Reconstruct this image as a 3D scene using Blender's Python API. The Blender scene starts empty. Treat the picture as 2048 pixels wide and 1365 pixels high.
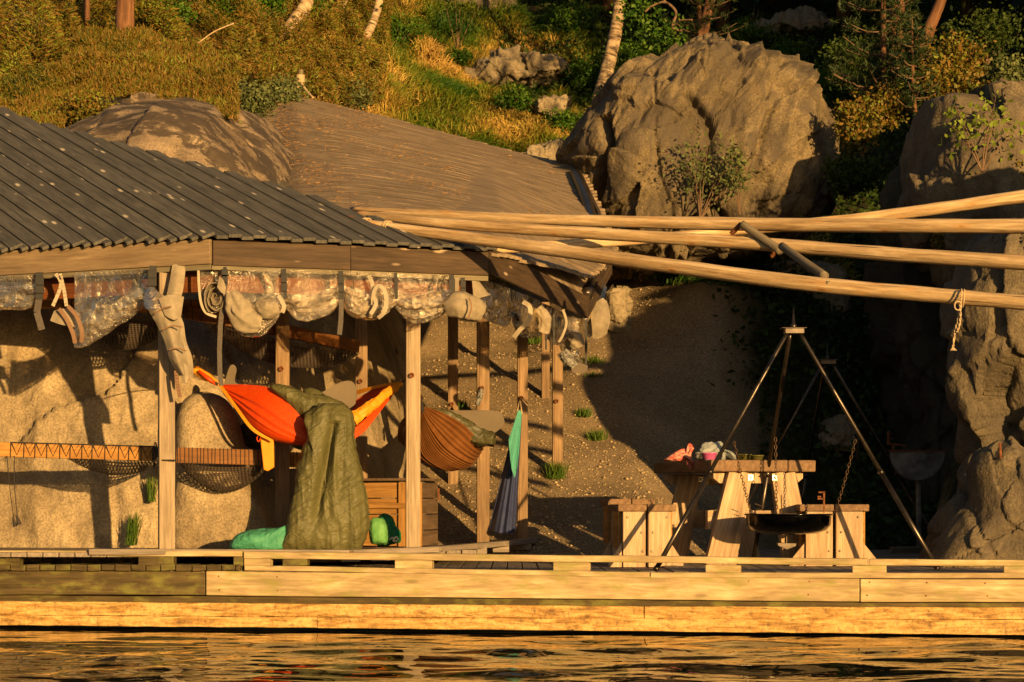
import bpy, math, random
import numpy as np
from mathutils import Vector, Matrix
random.seed(7)
RS = np.random.RandomState(11)
R = math.radians

# ------------------------------------------------------------------ camera, sky, sun, exposure
F = 4560.0; HZ = 1010.0; CZ = 0.48          # focal length in photo pixels, horizon row, eye height over the deck
sc = bpy.context.scene
cam = bpy.data.objects.new("camera", bpy.data.cameras.new("camera"))
sc.collection.objects.link(cam)
cam.location = (0, 0, CZ); cam.rotation_euler = (R(90), 0, 0)
cam.data.sensor_width = 36; cam.data.lens = F / 2048 * 36
cam.data.shift_y = (HZ - 682.5) / 2048
cam.data.clip_start = 0.1; cam.data.clip_end = 1000
sc.camera = cam
SUN_TO = Vector((-0.46, 1.0, -0.125)).normalized()      # the way the light travels
elev = math.asin(-SUN_TO.z); azim = math.atan2(-SUN_TO.x, -SUN_TO.y)
w = bpy.data.worlds.new("World"); sc.world = w; w.use_nodes = True
nt = w.node_tree; bg = nt.nodes["Background"]
sky = nt.nodes.new("ShaderNodeTexSky"); sky.sky_type = 'NISHITA'; sky.sun_disc = False
sky.sun_elevation = elev; sky.sun_rotation = azim
nt.links.new(sky.outputs[0], bg.inputs[0]); bg.inputs[1].default_value = 0.058
sl = bpy.data.lights.new("sun", 'SUN'); sl.energy = 5.0; sl.angle = R(0.5); sl.color = (1.0, 0.61, 0.215)
sun = bpy.data.objects.new("sun", sl); sc.collection.objects.link(sun)
sun.rotation_euler = SUN_TO.to_track_quat('-Z', 'Y').to_euler(); sun.location = (9, -20, 12)
sc.view_settings.view_transform = 'Standard'; sc.view_settings.look = 'None'
sc.view_settings.gamma = 1; sc.view_settings.exposure = 1.0

# ------------------------------------------------------------------ helpers
def P(px, py, Y):                       # the point seen at a photo pixel, at distance Y
    return Vector(((px - 1024) / F * Y, Y, CZ - (py - HZ) / F * Y))
def W(npx, Y): return npx / F * Y       # a length in pixels at distance Y, in metres

def _hash(i, j, k, s):
    n = (i * 374761393 + j * 668265263 + k * 2147483647 + s * 1274126177) & 0xffffffff
    n = ((n ^ (n >> 13)) * 1274126177) & 0xffffffff
    return ((n ^ (n >> 16)) & 0xffff) / 65535.0
def vnoise(p, seed=0):
    p = np.asarray(p, float); f = np.floor(p).astype(np.int64); t = p - f; t = t * t * (3 - 2 * t)
    r = 0
    for a in (0, 1):
        for b in (0, 1):
            for c in (0, 1):
                wt = (t[:, 0] if a else 1 - t[:, 0]) * (t[:, 1] if b else 1 - t[:, 1]) * (t[:, 2] if c else 1 - t[:, 2])
                r = r + wt * _hash(f[:, 0] + a, f[:, 1] + b, f[:, 2] + c, seed)
    return r * 2 - 1
def fbm(p, octv=4, seed=0, ridge=False):
    p = np.asarray(p, float); r = 0; a = 1.0; tot = 0
    for o in range(octv):
        n = vnoise(p * (2 ** o) + 13.7 * o, seed + o)
        if ridge: n = 1 - 2 * np.abs(n)
        r = r + a * n; tot += a; a *= 0.5
    return r / tot

def new_obj(name, me, parent=None, origin=None):
    o = bpy.data.objects.new(name, me); sc.collection.objects.link(o)
    if parent is not None:
        base = parent
        off = Vector(base['_w'])
        me.transform(Matrix.Translation(-off)); o.parent = parent; o['_w'] = tuple(off)
    else:
        n = len(me.vertices); co = np.empty(n * 3); me.vertices.foreach_get('co', co); co = co.reshape(-1, 3)
        c = Vector(((co[:, 0].min() + co[:, 0].max()) / 2, (co[:, 1].min() + co[:, 1].max()) / 2, co[:, 2].min())) if origin is None else Vector(origin)
        me.transform(Matrix.Translation(-c)); o.location = c; o['_w'] = tuple(c)
    return o
def tag(o, label=None, cat=None, group=None, kind=None):
    if label: o['label'] = label
    if cat: o['category'] = cat
    if group: o['group'] = group
    if kind: o['kind'] = kind
    return o
def thing(name, label, cat, loc, group=None):
    o = bpy.data.objects.new(name, None); sc.collection.objects.link(o)
    o.location = loc; o['_w'] = tuple(loc); o.empty_display_size = 0.2
    return tag(o, label, cat, group)

def np_mesh(name, v, f, mat, parent=None, smooth=False, rnd=None, grain=None):
    v = np.asarray(v, np.float32); f = np.asarray(f, np.int32)
    me = bpy.data.meshes.new(name); me.vertices.add(len(v)); me.vertices.foreach_set('co', v.ravel())
    k = f.shape[1]; me.loops.add(f.size); me.loops.foreach_set('vertex_index', f.ravel())
    me.polygons.add(len(f)); me.polygons.foreach_set('loop_start', np.arange(0, f.size, k, dtype=np.int32))
    try: me.polygons.foreach_set('loop_total', np.full(len(f), k, np.int32))
    except Exception: pass
    if smooth: me.polygons.foreach_set('use_smooth', np.ones(len(f), bool))
    if rnd is not None:
        a = me.attributes.new('rnd', 'FLOAT', 'POINT'); a.data.foreach_set('value', np.asarray(rnd, np.float32))
    if grain is not None:
        a = me.attributes.new('grain', 'FLOAT_VECTOR', 'POINT'); a.data.foreach_set('vector', np.asarray(grain, np.float32).ravel())
    me.update(calc_edges=True); me.validate()
    me.materials.append(mat)
    return new_obj(name, me, parent)

def grid_faces(nu, nv, wrapv=False):
    i = np.arange(nu - 1)[:, None]; j = np.arange(nv if wrapv else nv - 1)[None, :]
    j2 = (j + 1) % nv
    return np.stack([i * nv + j, (i + 1) * nv + j, (i + 1) * nv + j2, i * nv + j2], -1).reshape(-1, 4)

class MB:
    def __init__(s): s.v = []; s.f = []; s.g = []
    def add(s, vs, fs, gs=None):
        n = len(s.v); s.v += [tuple(x) for x in vs]; s.f += [tuple(i + n for i in f) for f in fs]
        s.g += [tuple(x) for x in (gs if gs is not None else vs)]
        return s
    def beam(s, p0, p1, w, h, up=(0, 0, 1), seg=1, w1=None, h1=None, jit=0.0):
        p0 = Vector(p0); p1 = Vector(p1); d = p1 - p0; L = d.length; d.normalize()
        side = d.cross(Vector(up)).normalized(); u = side.cross(d).normalized()
        w1 = w if w1 is None else w1; h1 = h if h1 is None else h1
        ro = random.uniform(0, 60); rv = random.uniform(0, 9)
        vs = []; gs = []
        for k in range(seg + 1):
            t = k / seg; c = p0 + d * L * t; a = (w + (w1 - w) * t) / 2; b = (h + (h1 - h) * t) / 2
            if jit: c = c + side * random.uniform(-jit, jit) + u * random.uniform(-jit, jit)
            for sx, sy in ((-1, -1), (1, -1), (1, 1), (-1, 1)):
                vs.append(c + side * a * sx + u * b * sy); gs.append((t * L + ro, sx * a + rv, sy * b + rv))
        fs = [(0, 1, 2, 3)]
        for k in range(seg):
            o = 4 * k
            for q in range(4): fs.append((o + q, o + 4 + q, o + 4 + (q + 1) % 4, o + (q + 1) % 4))
        o = 4 * seg; fs.append((o + 3, o + 2, o + 1, o))
        return s.add(vs, fs, gs)
    def tube(s, pts, rad, n=8, cap=True, flat=None, rough=0.0):
        pts = [Vector(p) for p in pts]
        if not hasattr(rad, '__len__'): rad = [rad] * len(pts)
        vs = []; gs = []; prev = None; L = 0; ro = random.uniform(0, 60)
        for k, p in enumerate(pts):
            a = pts[max(k - 1, 0)]; b = pts[min(k + 1, len(pts) - 1)]; d = (b - a).normalized()
            if k: L += (p - pts[k - 1]).length
            if prev is None:
                ref = Vector((0, 0, 1)) if abs(d.z) < 0.9 else Vector((1, 0, 0)); x = d.cross(ref).normalized()
            else: x = (prev - d * prev.dot(d)).normalized()
            prev = x; y = d.cross(x)
            for q in range(n):
                an = 2 * math.pi * q / n; r = rad[k] * (1 + (random.uniform(-rough, rough) if rough else 0))
                fy = 1 if flat is None else flat
                vs.append(p + x * math.cos(an) * r + y * math.sin(an) * r * fy)
                gs.append((L + ro, math.cos(an) * rad[k], math.sin(an) * rad[k]))
        fs = []
        for k in range(len(pts) - 1):
            for q in range(n):
                q2 = (q + 1) % n; fs.append((k * n + q, k * n + q2, (k + 1) * n + q2, (k + 1) * n + q))
        if cap: fs.append(tuple(range(n))[::-1]); fs.append(tuple((len(pts) - 1) * n + q for q in range(n)))
        return s.add(vs, fs, gs)
    def lathe(s, c, prof, n=24):                       # prof: (radius, z) pairs round the vertical through c
        c = Vector(c); vs = []; fs = []
        for r, z in prof:
            for q in range(n):
                a = 2 * math.pi * q / n; vs.append(c + Vector((math.cos(a) * r, math.sin(a) * r, z)))
        for k in range(len(prof) - 1):
            for q in range(n):
                q2 = (q + 1) % n; fs.append((k * n + q, k * n + q2, (k + 1) * n + q2, (k + 1) * n + q))
        return s.add(vs, fs)
    def prism(s, front, dvec):                         # polygon (list of points) pushed along dvec
        n = len(front); dv = Vector(dvec); vs = [Vector(p) for p in front] + [Vector(p) + dv for p in front]
        fs = [tuple(range(n)), tuple(range(2 * n - 1, n - 1, -1))] + [(i, n + i, n + (i + 1) % n, (i + 1) % n) for i in range(n)]
        return s.add(vs, fs, [(v.z * 1.0 + front[0][0], v.x, v.y) for v in vs])
    def build(s, name, mat, parent=None, smooth=False, bevel=0.0, solid=0.0, origin=None):
        me = bpy.data.meshes.new(name); me.from_pydata(s.v, [], s.f)
        a = me.attributes.new('grain', 'FLOAT_VECTOR', 'POINT'); a.data.foreach_set('vector', np.asarray(s.g, np.float32).ravel())
        me.materials.append(mat)
        if smooth: me.polygons.foreach_set('use_smooth', [True] * len(me.polygons))
        import bmesh
        bm = bmesh.new(); bm.from_mesh(me); bmesh.ops.recalc_face_normals(bm, faces=bm.faces); bm.to_mesh(me); bm.free()
        me.update(); o = new_obj(name, me, parent, origin)
        if bevel:
            m = o.modifiers.new('bevel', 'BEVEL'); m.width = bevel; m.segments = 2; m.limit_method = 'ANGLE'; m.angle_limit = R(40)
        if solid:
            m = o.modifiers.new('solid', 'SOLIDIFY'); m.thickness = solid
        return o

def smoothpath(pts, n=6):
    pts = [Vector(p) for p in pts]; out = []
    for i in range(len(pts) - 1):
        a = pts[max(i - 1, 0)]; b = pts[i]; c = pts[i + 1]; d = pts[min(i + 2, len(pts) - 1)]
        for k in range(n):
            t = k / n
            out.append(0.5 * ((2 * b) + (c - a) * t + (2 * a - 5 * b + 4 * c - d) * t * t + (3 * b - a - 3 * c + d) * t ** 3))
    out.append(pts[-1]); return out
def lerp(a, b, t): return a + (b - a) * t

# ------------------------------------------------------------------ materials
def mat_new(name):
    m = bpy.data.materials.new(name); m.use_nodes = True
    n = m.node_tree.nodes; return m, n, m.node_tree.links, n['Principled BSDF']
def setin(b, **k):
    for key, v in k.items():
        b.inputs[key.replace('_', ' ')].default_value = v
def c4(c): return (c[0], c[1], c[2], 1)
def deep(c): return [0.86 * x ** 1.22 for x in c[:3]]     # all ramp colours darkened and saturated for contrast and less bounce light
def coords(n, l, kind='Object', scale=(1, 1, 1)):
    if kind == 'grain':
        a = n.new('ShaderNodeAttribute'); a.attribute_name = 'grain'; out = a.outputs['Vector']
    else:
        g = n.new('ShaderNodeNewGeometry'); out = g.outputs['Position']
    mp = n.new('ShaderNodeMapping'); l.new(out, mp.inputs['Vector']); mp.inputs['Scale'].default_value = scale
    return mp.outputs[0]
def noise(n, l, vec, scale, detail=4, rough=0.55, dist=0.0):
    t = n.new('ShaderNodeTexNoise'); l.new(vec, t.inputs['Vector'])
    t.inputs['Scale'].default_value = scale; t.inputs['Detail'].default_value = detail
    t.inputs['Roughness'].default_value = rough; t.inputs['Distortion'].default_value = dist
    return t.outputs['Fac']
def ramp(n, l, fac, stops):
    r = n.new('ShaderNodeValToRGB'); l.new(fac, r.inputs['Fac'])
    e = r.color_ramp.elements
    while len(e) < len(stops): e.new(0.5)
    for i, (p, c) in enumerate(stops):
        e[i].position = p; e[i].color = c4(deep(c)) if hasattr(c, '__len__') else (c, c, c, 1)
    return r.outputs['Color']
def mixc(n, l, fac, a, b, mode='MIX'):
    m = n.new('ShaderNodeMix'); m.data_type = 'RGBA'; m.blend_type = mode
    for sock, v in ((m.inputs[0], fac), (m.inputs[6], a), (m.inputs[7], b)):
        if hasattr(v, 'is_linked'): l.new(v, sock)
        else: sock.default_value = v if not hasattr(v, '__len__') else c4(v)
    return m.outputs[2]
def bump(n, l, b, h, strength=0.5, dist=0.01, prev=None):
    t = n.new('ShaderNodeBump'); l.new(h, t.inputs['Height']); t.inputs['Strength'].default_value = strength
    t.inputs['Distance'].default_value = dist
    if prev is not None: l.new(prev, t.inputs['Normal'])
    l.new(t.outputs[0], b.inputs['Normal']); return t.outputs[0]

def wood(name, dark, light, green=0.0, stain=0.5, knots=0.6, rough=0.75, knotcol=None, across=22):
    m, n, l, b = mat_new(name)
    v = coords(n, l, 'grain', (1.6, across, across))
    g1 = noise(n, l, v, 1.5, 6, 0.6, 0.6)
    v2 = coords(n, l, 'grain', (5, 90, 90)); g2 = noise(n, l, v2, 1.0, 3, 0.6)
    base = ramp(n, l, g1, [(0.28, dark), (0.5, [(dark[i] + light[i]) / 2 for i in range(3)]), (0.72, light)])
    fine = ramp(n, l, g2, [(0.3, 0.62), (0.7, 1.0)])
    col = mixc(n, l, 0.8, base, fine, 'MULTIPLY')
    vs = coords(n, l, 'grain', (1.2, 3.5, 3.5)); big = noise(n, l, vs, 1.6, 4, 0.6)
    st = ramp(n, l, big, [(0.36, 1.0), (0.6, 0.0)])
    mm = n.new('ShaderNodeMath'); mm.operation = 'MULTIPLY'; l.new(st, mm.inputs[0]); mm.inputs[1].default_value = stain
    col = mixc(n, l, mm.outputs[0], col, [c * 0.45 for c in dark])
    dirt = ramp(n, l, noise(n, l, coords(n, l, 'grain', (.9, 2.2, 2.2)), 1.1, 5, .65), [(0.3, .62), (.5, .95), (.7, 1.12)]); col = mixc(n, l, .9, col, dirt, 'MULTIPLY')
    if green:
        gn = noise(n, l, coords(n, l, 'grain', (2.2, 5, 5)), 2.1, 4, 0.6)
        gf = ramp(n, l, gn, [(0.5, 0.0), (0.68, 1.0)])
        mg = n.new('ShaderNodeMath'); mg.operation = 'MULTIPLY'; l.new(gf, mg.inputs[0]); mg.inputs[1].default_value = green
        col = mixc(n, l, mg.outputs[0], col, (0.20, 0.20, 0.045))
    if knots:
        vo = n.new('ShaderNodeTexVoronoi'); l.new(coords(n, l, 'grain', (2.4, 9, 9)), vo.inputs['Vector']); vo.inputs['Scale'].default_value = 1.0
        kf = ramp(n, l, vo.outputs['Distance'], [(0.07, 1.0), (0.16, 0.0)])
        mk = n.new('ShaderNodeMath'); mk.operation = 'MULTIPLY'; l.new(kf, mk.inputs[0]); mk.inputs[1].default_value = knots
        col = mixc(n, l, mk.outputs[0], col, knotcol or [c * 0.4 for c in dark])
    l.new(col, b.inputs['Base Color']); setin(b, Roughness=rough)
    b.inputs['Specular IOR Level'].default_value = 0.25
    p = bump(n, l, b, g1, 0.55, 0.006); bump(n, l, b, g2, 0.5, 0.003, p)
    return m

def rockmat(name, a, c, dark, streak=(1, 1, 1), lichen=0.5, dpos=(0.45, 0.6), spark=0.6, bscale=1.0):
    m, n, l, b = mat_new(name)
    v = coords(n, l)
    n1 = noise(n, l, v, 1.3, 6, 0.62); n2 = noise(n, l, v, 55, 3, 0.7); n3 = noise(n, l, v, 9, 5, 0.65); n5 = noise(n, l, v, 3.4, 5, 0.7, .6)
    col = ramp(n, l, n1, [(0.3, a), (0.7, c)])
    sp = ramp(n, l, n2, [(0.36, 0.55), (0.5, 0.9), (0.68, 1.25)]); col = mixc(n, l, spark, col, sp, 'MULTIPLY'); col = mixc(n, l, .75, col, ramp(n, l, n5, [(0.32, 0.5), (0.5, 1.0), (0.7, 1.2)]), 'MULTIPLY')
    vs = coords(n, l, 'Object', streak); n4 = noise(n, l, vs, 1.9, 7, 0.7, 0.4)
    df = ramp(n, l, n4, [(dpos[0], 0.0), (dpos[1], 1.0)])
    mm = n.new('ShaderNodeMath'); mm.operation = 'MULTIPLY'; l.new(df, mm.inputs[0]); mm.inputs[1].default_value = lichen
    col = mixc(n, l, mm.outputs[0], col, dark)
    l.new(col, b.inputs['Base Color']); setin(b, Roughness=0.85); b.inputs['Specular IOR Level'].default_value = 0.3
    p = bump(n, l, b, n1, 0.6, 0.12 * bscale); p = bump(n, l, b, n3, 0.8, 0.03 * bscale, p); bump(n, l, b, n2, 0.75, 0.008, p)
    return m

def plain(name, col, rough=0.6, metal=0.0, var=0.25, scale=12, bmp=0.2, bd=0.004, spec=0.4, bscale=None):
    m, n, l, b = mat_new(name); v = coords(n, l)
    f = noise(n, l, v, scale, 5, 0.6)
    cc = ramp(n, l, f, [(0.3, [x * (1 - var) for x in col]), (0.7, [min(1, x * (1 + var)) for x in col])])
    l.new(cc, b.inputs['Base Color']); setin(b, Roughness=rough, Metallic=metal); b.inputs['Specular IOR Level'].default_value = spec
    if bmp: bump(n, l, b, noise(n, l, v, bscale or scale * 4, 4, 0.6), bmp, bd)
    return m

def foliage(name, cols, trans=0.25, rough=0.6):
    m, n, l, b = mat_new(name)
    a = n.new('ShaderNodeAttribute'); a.attribute_name = 'rnd'
    k = len(cols); cc = ramp(n, l, a.outputs['Fac'], [(i / max(1, k - 1), c) for i, c in enumerate(cols)])
    l.new(cc, b.inputs['Base Color']); setin(b, Roughness=rough); b.inputs['Specular IOR Level'].default_value = 0.25
    tr = n.new('ShaderNodeBsdfTranslucent'); l.new(cc, tr.inputs['Color'])
    mx = n.new('ShaderNodeMixShader'); mx.inputs[0].default_value = trans
    l.new(b.outputs[0], mx.inputs[1]); l.new(tr.outputs[0], mx.inputs[2]); l.new(mx.outputs[0], n['Material Output'].inputs['Surface'])
    return m

def cloth(name, col, col2=None, rough=0.7, trans=0.15, wr=0.5, scale=9, bd=0.01, sheen=0.0, spec=0.3):
    m, n, l, b = mat_new(name); v = coords(n, l)
    f = noise(n, l, v, scale, 5, 0.6, 0.8)
    cc = ramp(n, l, f, [(0.35, col), (0.7, col2 or [min(1, x * 1.15) for x in col])])
    l.new(cc, b.inputs['Base Color']); setin(b, Roughness=rough); b.inputs['Specular IOR Level'].default_value = spec
    if wr: bump(n, l, b, f, wr, bd)
    tr = n.new('ShaderNodeBsdfTranslucent'); l.new(cc, tr.inputs['Color'])
    mx = n.new('ShaderNodeMixShader'); mx.inputs[0].default_value = trans
    l.new(b.outputs[0], mx.inputs[1]); l.new(tr.outputs[0], mx.inputs[2]); l.new(mx.outputs[0], n['Material Output'].inputs['Surface'])
    return m

M = {}
M['roofgrey'] = wood('roof_grey', (0.10, 0.095, 0.088), (0.24, 0.225, 0.20), knots=0.95, knotcol=(0.50, 0.42, 0.32), stain=0.3)
M['roofbrown'] = wood('roof_brown', (0.235, 0.178, 0.12), (0.58, 0.45, 0.31), knots=0.15, stain=0.35, across=14)
M['fascia'] = wood('fascia_dark', (0.075, 0.05, 0.032), (0.19, 0.13, 0.085), knots=0.7, knotcol=(0.5, 0.37, 0.24), stain=0.45)
M['fascialight'] = wood('fascia_light', (0.24, 0.17, 0.11), (0.42, 0.32, 0.21), knots=0.6, knotcol=(0.55, 0.42, 0.27), stain=0.2)
M['batten'] = wood('batten', (0.22, 0.19, 0.13), (0.34, 0.29, 0.2), knots=0, stain=0.2)
M['post'] = wood('post_wood', (0.26, 0.17, 0.10), (0.48, 0.34, 0.215), knots=0.5, stain=0.35)
M['postgrey'] = wood('post_grey', (0.33, 0.255, 0.175), (0.56, 0.45, 0.33), knots=0.35, stain=0.15)
M['inner'] = wood('inner_wood', (0.20, 0.07, 0.025), (0.34, 0.14, 0.05), knots=0.3, stain=0.2)
M['log'] = wood('log_wood', (0.40, 0.27, 0.14), (0.78, 0.60, 0.38), knots=0.85, knotcol=(0.10, 0.055, 0.03), stain=0.15, across=30)
def log_mat():
    m, n, l, b = mat_new('peeled_log')
    g1 = noise(n, l, coords(n, l, 'grain', (.9, 16, 16)), 1.5, 6, .6, .5); cr = noise(n, l, coords(n, l, 'grain', (.7, 34, 34)), 1.0, 2, .5, .2); g2 = noise(n, l, coords(n, l, 'grain', (7, 60, 60)), 1, 4, .7)
    c = ramp(n, l, g1, [(0.3, (0.36, 0.235, 0.12)), (0.5, (0.60, 0.44, 0.26)), (0.7, (0.80, 0.63, 0.42))]); c = mixc(n, l, .8, c, ramp(n, l, g2, [(0.3, .6), (.65, 1.05)]), 'MULTIPLY')
    c = mixc(n, l, ramp(n, l, cr, [(0.30, .95), (0.345, 0.0)]), c, (0.07, 0.035, 0.015))
    vo = n.new('ShaderNodeTexVoronoi'); l.new(coords(n, l, 'grain', (3.2, 9, 9)), vo.inputs['Vector']); vo.inputs['Scale'].default_value = 1.0
    c = mixc(n, l, ramp(n, l, vo.outputs['Distance'], [(0.09, 1.0), (0.13, 0.0)]), c, (0.06, 0.03, 0.015)); c = mixc(n, l, ramp(n, l, vo.outputs['Distance'], [(0.12, .6), (0.3, 0.0)]), c, (0.45, 0.24, 0.09))
    l.new(c, b.inputs['Base Color']); setin(b, Roughness=0.75); b.inputs['Specular IOR Level'].default_value = .25; p = bump(n, l, b, g1, .6, .01); bump(n, l, b, g2, .7, .005, p); return m
M['log'] = log_mat()
M['logdark'] = wood('log_dark', (0.17, 0.14, 0.10), (0.36, 0.30, 0.22), knots=0.4, stain=0.2)
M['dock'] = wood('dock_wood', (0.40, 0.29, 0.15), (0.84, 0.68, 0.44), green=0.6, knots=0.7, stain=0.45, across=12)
def beam_mat():
    m, n, l, b = mat_new('waterline_timber')
    v = coords(n, l); s = n.new('ShaderNodeSeparateXYZ'); l.new(v, s.inputs[0])
    g1 = noise(n, l, coords(n, l, 'Object', (2.2, 2, 14)), 1.6, 7, 0.68, 0.8); g2 = noise(n, l, v, 26, 5, 0.75); g3 = noise(n, l, coords(n, l, 'Object', (6, 2, 40)), 1.3, 4, .6)
    c = ramp(n, l, g1, [(0.30, (0.20, 0.105, 0.025)), (0.45, (0.50, 0.30, 0.09)), (0.62, (0.74, 0.52, 0.22)), (0.75, (0.62, 0.46, 0.16))])
    c = mixc(n, l, .8, c, ramp(n, l, g2, [(0.34, 0.35), (0.46, 0.9), (0.7, 1.2)]), 'MULTIPLY')
    c = mixc(n, l, ramp(n, l, g3, [(0.66, 0.0), (0.70, .8)]), c, (0.03, 0.02, 0.01))
    l.new(c, b.inputs['Base Color']); setin(b, Roughness=0.6); p = bump(n, l, b, g1, .6, .02); bump(n, l, b, g2, .9, .012, p); return m
M['docklow'] = beam_mat()
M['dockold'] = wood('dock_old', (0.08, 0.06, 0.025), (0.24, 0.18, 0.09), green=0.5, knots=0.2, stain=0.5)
M['deck'] = wood('deck_boards', (0.26, 0.22, 0.18), (0.48, 0.40, 0.33), knots=0.3, stain=0.2)
M['table'] = wood('table_wood', (0.42, 0.29, 0.18), (0.74, 0.57, 0.40), knots=0.6, stain=0.15)
M['tabletop'] = wood('table_top', (0.20, 0.12, 0.07), (0.40, 0.27, 0.17), knots=0.4, stain=0.3)
M['bunk'] = wood('bunk_beam', (0.42, 0.22, 0.06), (0.66, 0.37, 0.12), knots=0.2, stain=0.1)
M['bunkdark'] = wood('bunk_beam_dark', (0.22, 0.10, 0.035), (0.40, 0.20, 0.07), knots=0.2, stain=0.3)
M['chest'] = wood('chest_wood', (0.40, 0.22, 0.07), (0.62, 0.37, 0.14), knots=0.4, stain=0.15)
M['chestgrey'] = wood('chest_grey', (0.15, 0.10, 0.065), (0.30, 0.21, 0.14), knots=0.3, stain=0.3)
M['birch'] = wood('birch_bark', (0.42, 0.31, 0.20), (0.68, 0.54, 0.38), knots=0.95, knotcol=(0.05, 0.035, 0.025), stain=0.3, across=5)
M['pinebark'] = wood('pine_bark', (0.14, 0.065, 0.03), (0.40, 0.22, 0.12), knots=0.0, stain=0.5, across=16)
def birch_mat():
    m, n, l, b = mat_new('birch_bark')
    f = noise(n, l, coords(n, l, 'grain', (26, 5, 5)), 1.0, 4, 0.65, 0.5); g = noise(n, l, coords(n, l, 'grain', (2.5, 6, 6)), 1.2, 3)
    c = ramp(n, l, f, [(0.36, (0.05, 0.035, 0.022)), (0.45, (0.34, 0.25, 0.15)), (0.62, (0.60, 0.47, 0.32))])
    c = mixc(n, l, ramp(n, l, g, [(0.5, 0.0), (0.7, 0.75)]), c, (0.16, 0.10, 0.055))
    l.new(c, b.inputs['Base Color']); setin(b, Roughness=0.75); bump(n, l, b, f, 0.6, 0.01); return m
M['birch'] = birch_mat()
M['twig'] = plain('twig', (0.20, 0.13, 0.08), 0.8)
M['whale'] = rockmat('rock_granite_slab', (0.27, 0.21, 0.135), (0.54, 0.44, 0.30), (0.12, 0.09, 0.06), (1.6, 1.6, 0.45), 0.65, (0.50, 0.66), 0.85, 0.8)
M['whaletop'] = rockmat('rock_lichen_slab', (0.25, 0.19, 0.135), (0.42, 0.33, 0.24), (0.05, 0.037, 0.028), (1.0, 2.2, 2.6), 0.93, (0.46, 0.52), 0.85, 0.5)
M['boulder'] = rockmat('rock_boulder', (0.145, 0.115, 0.075), (0.31, 0.245, 0.155), (0.07, 0.055, 0.04), (1.5, 1.5, 0.6), 0.85, (0.45, 0.56), 0.95, 1.3)
M['cliff'] = rockmat('rock_cliff', (0.12, 0.10, 0.072), (0.27, 0.22, 0.15), (0.07, 0.055, 0.042), (1.2, 1.2, 0.6), 0.75, (0.48, 0.62), 0.9)
M['cliffshade'] = rockmat('rock_cliff_shade', (0.045, 0.04, 0.03), (0.11, 0.095, 0.07), (0.03, 0.028, 0.015), (1.2, 1.2, 0.6), 0.7, (0.45, 0.6), 0.8)  # shaded copy of the cliff rock, gully shade put into its colour
M['stone'] = rockmat('rock_small', (0.26, 0.22, 0.16), (0.44, 0.36, 0.25), (0.10, 0.08, 0.05), (1, 1, 1), 0.4, (0.5, 0.62), 0.7, 0.4)
M['black'] = plain('black_enamel', (0.0012, 0.0012, 0.0012), 0.13, 0.0, 0.2, 9, 0.0, spec=0.3)
M['pipe'] = plain('black_steel', (0.12, 0.10, 0.085), 0.34, 0.85, 0.4, 9, 0.1, spec=0.6)
M['steel'] = plain('steel', (0.5, 0.47, 0.42), 0.35, 0.9, 0.2, 20, 0.1)
M['rust'] = plain('rust', (0.22, 0.09, 0.035), 0.8, 0.3, 0.5, 30, 0.4)
M['chain'] = plain('chain', (0.18, 0.12, 0.08), 0.55, 0.6, 0.4, 30, 0.2)
M['strap'] = plain('strap', (0.03, 0.027, 0.025), 0.6, 0, 0.3, 60, 0.3)
M['strapgrey'] = plain('strap_grey', (0.12, 0.10, 0.085), 0.7, 0, 0.3, 60, 0.3)
M['rope'] = plain('rope', (0.52, 0.40, 0.26), 0.9, 0, 0.3, 90, 0.6)
M['cord'] = plain('cord', (0.05, 0.04, 0.035), 0.8, 0, 0.3, 60, 0.2)
M['canvas'] = cloth('canvas', (0.32, 0.27, 0.20), (0.44, 0.375, 0.285), 0.8, 0.15, 0.35, 14, 0.006)
M['webbing'] = cloth('webbing', (0.46, 0.40, 0.31), (0.54, 0.47, 0.37), 0.8, 0.1, 0.2, 40, 0.003)
M['brownhem'] = cloth('brown_hem', (0.27, 0.17, 0.11), (0.34, 0.22, 0.15), 0.8, 0.1, 0.2, 40, 0.003)
M['orange'] = cloth('orange_nylon', (0.80, 0.10, 0.012), (0.86, 0.14, 0.02), 0.45, 0.25, 0.15, 22, 0.004)
M['yellow'] = cloth('yellow_nylon', (0.90, 0.42, 0.03), (0.92, 0.48, 0.06), 0.5, 0.3, 0.25, 18, 0.006)
M['brownnylon'] = cloth('brown_nylon', (0.235, 0.105, 0.036), (0.30, 0.14, 0.05), 0.5, 0.15, 0.2, 12, 0.006)
M['blue'] = cloth('blue_nylon', (0.065, 0.08, 0.18), (0.09, 0.11, 0.22), 0.5, 0.1, 0.3, 14, 0.006)
M['teal'] = cloth('turquoise_nylon', (0.14, 0.48, 0.40), (0.20, 0.54, 0.45), 0.5, 0.2, 0.3, 14, 0.006)
M['green'] = cloth('green_cloth', (0.01, 0.20, 0.09), (0.02, 0.26, 0.11), 0.6, 0.1, 0.7, 7, 0.02)
M['lightgreen'] = cloth('light_green_cloth', (0.18, 0.42, 0.15), (0.24, 0.50, 0.20), 0.6, 0.15, 0.7, 7, 0.02)
M['tealcloth'] = cloth('teal_cloth', (0.09, 0.33, 0.22), (0.12, 0.40, 0.26), 0.6, 0.15, 0.7, 7, 0.02)
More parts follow.
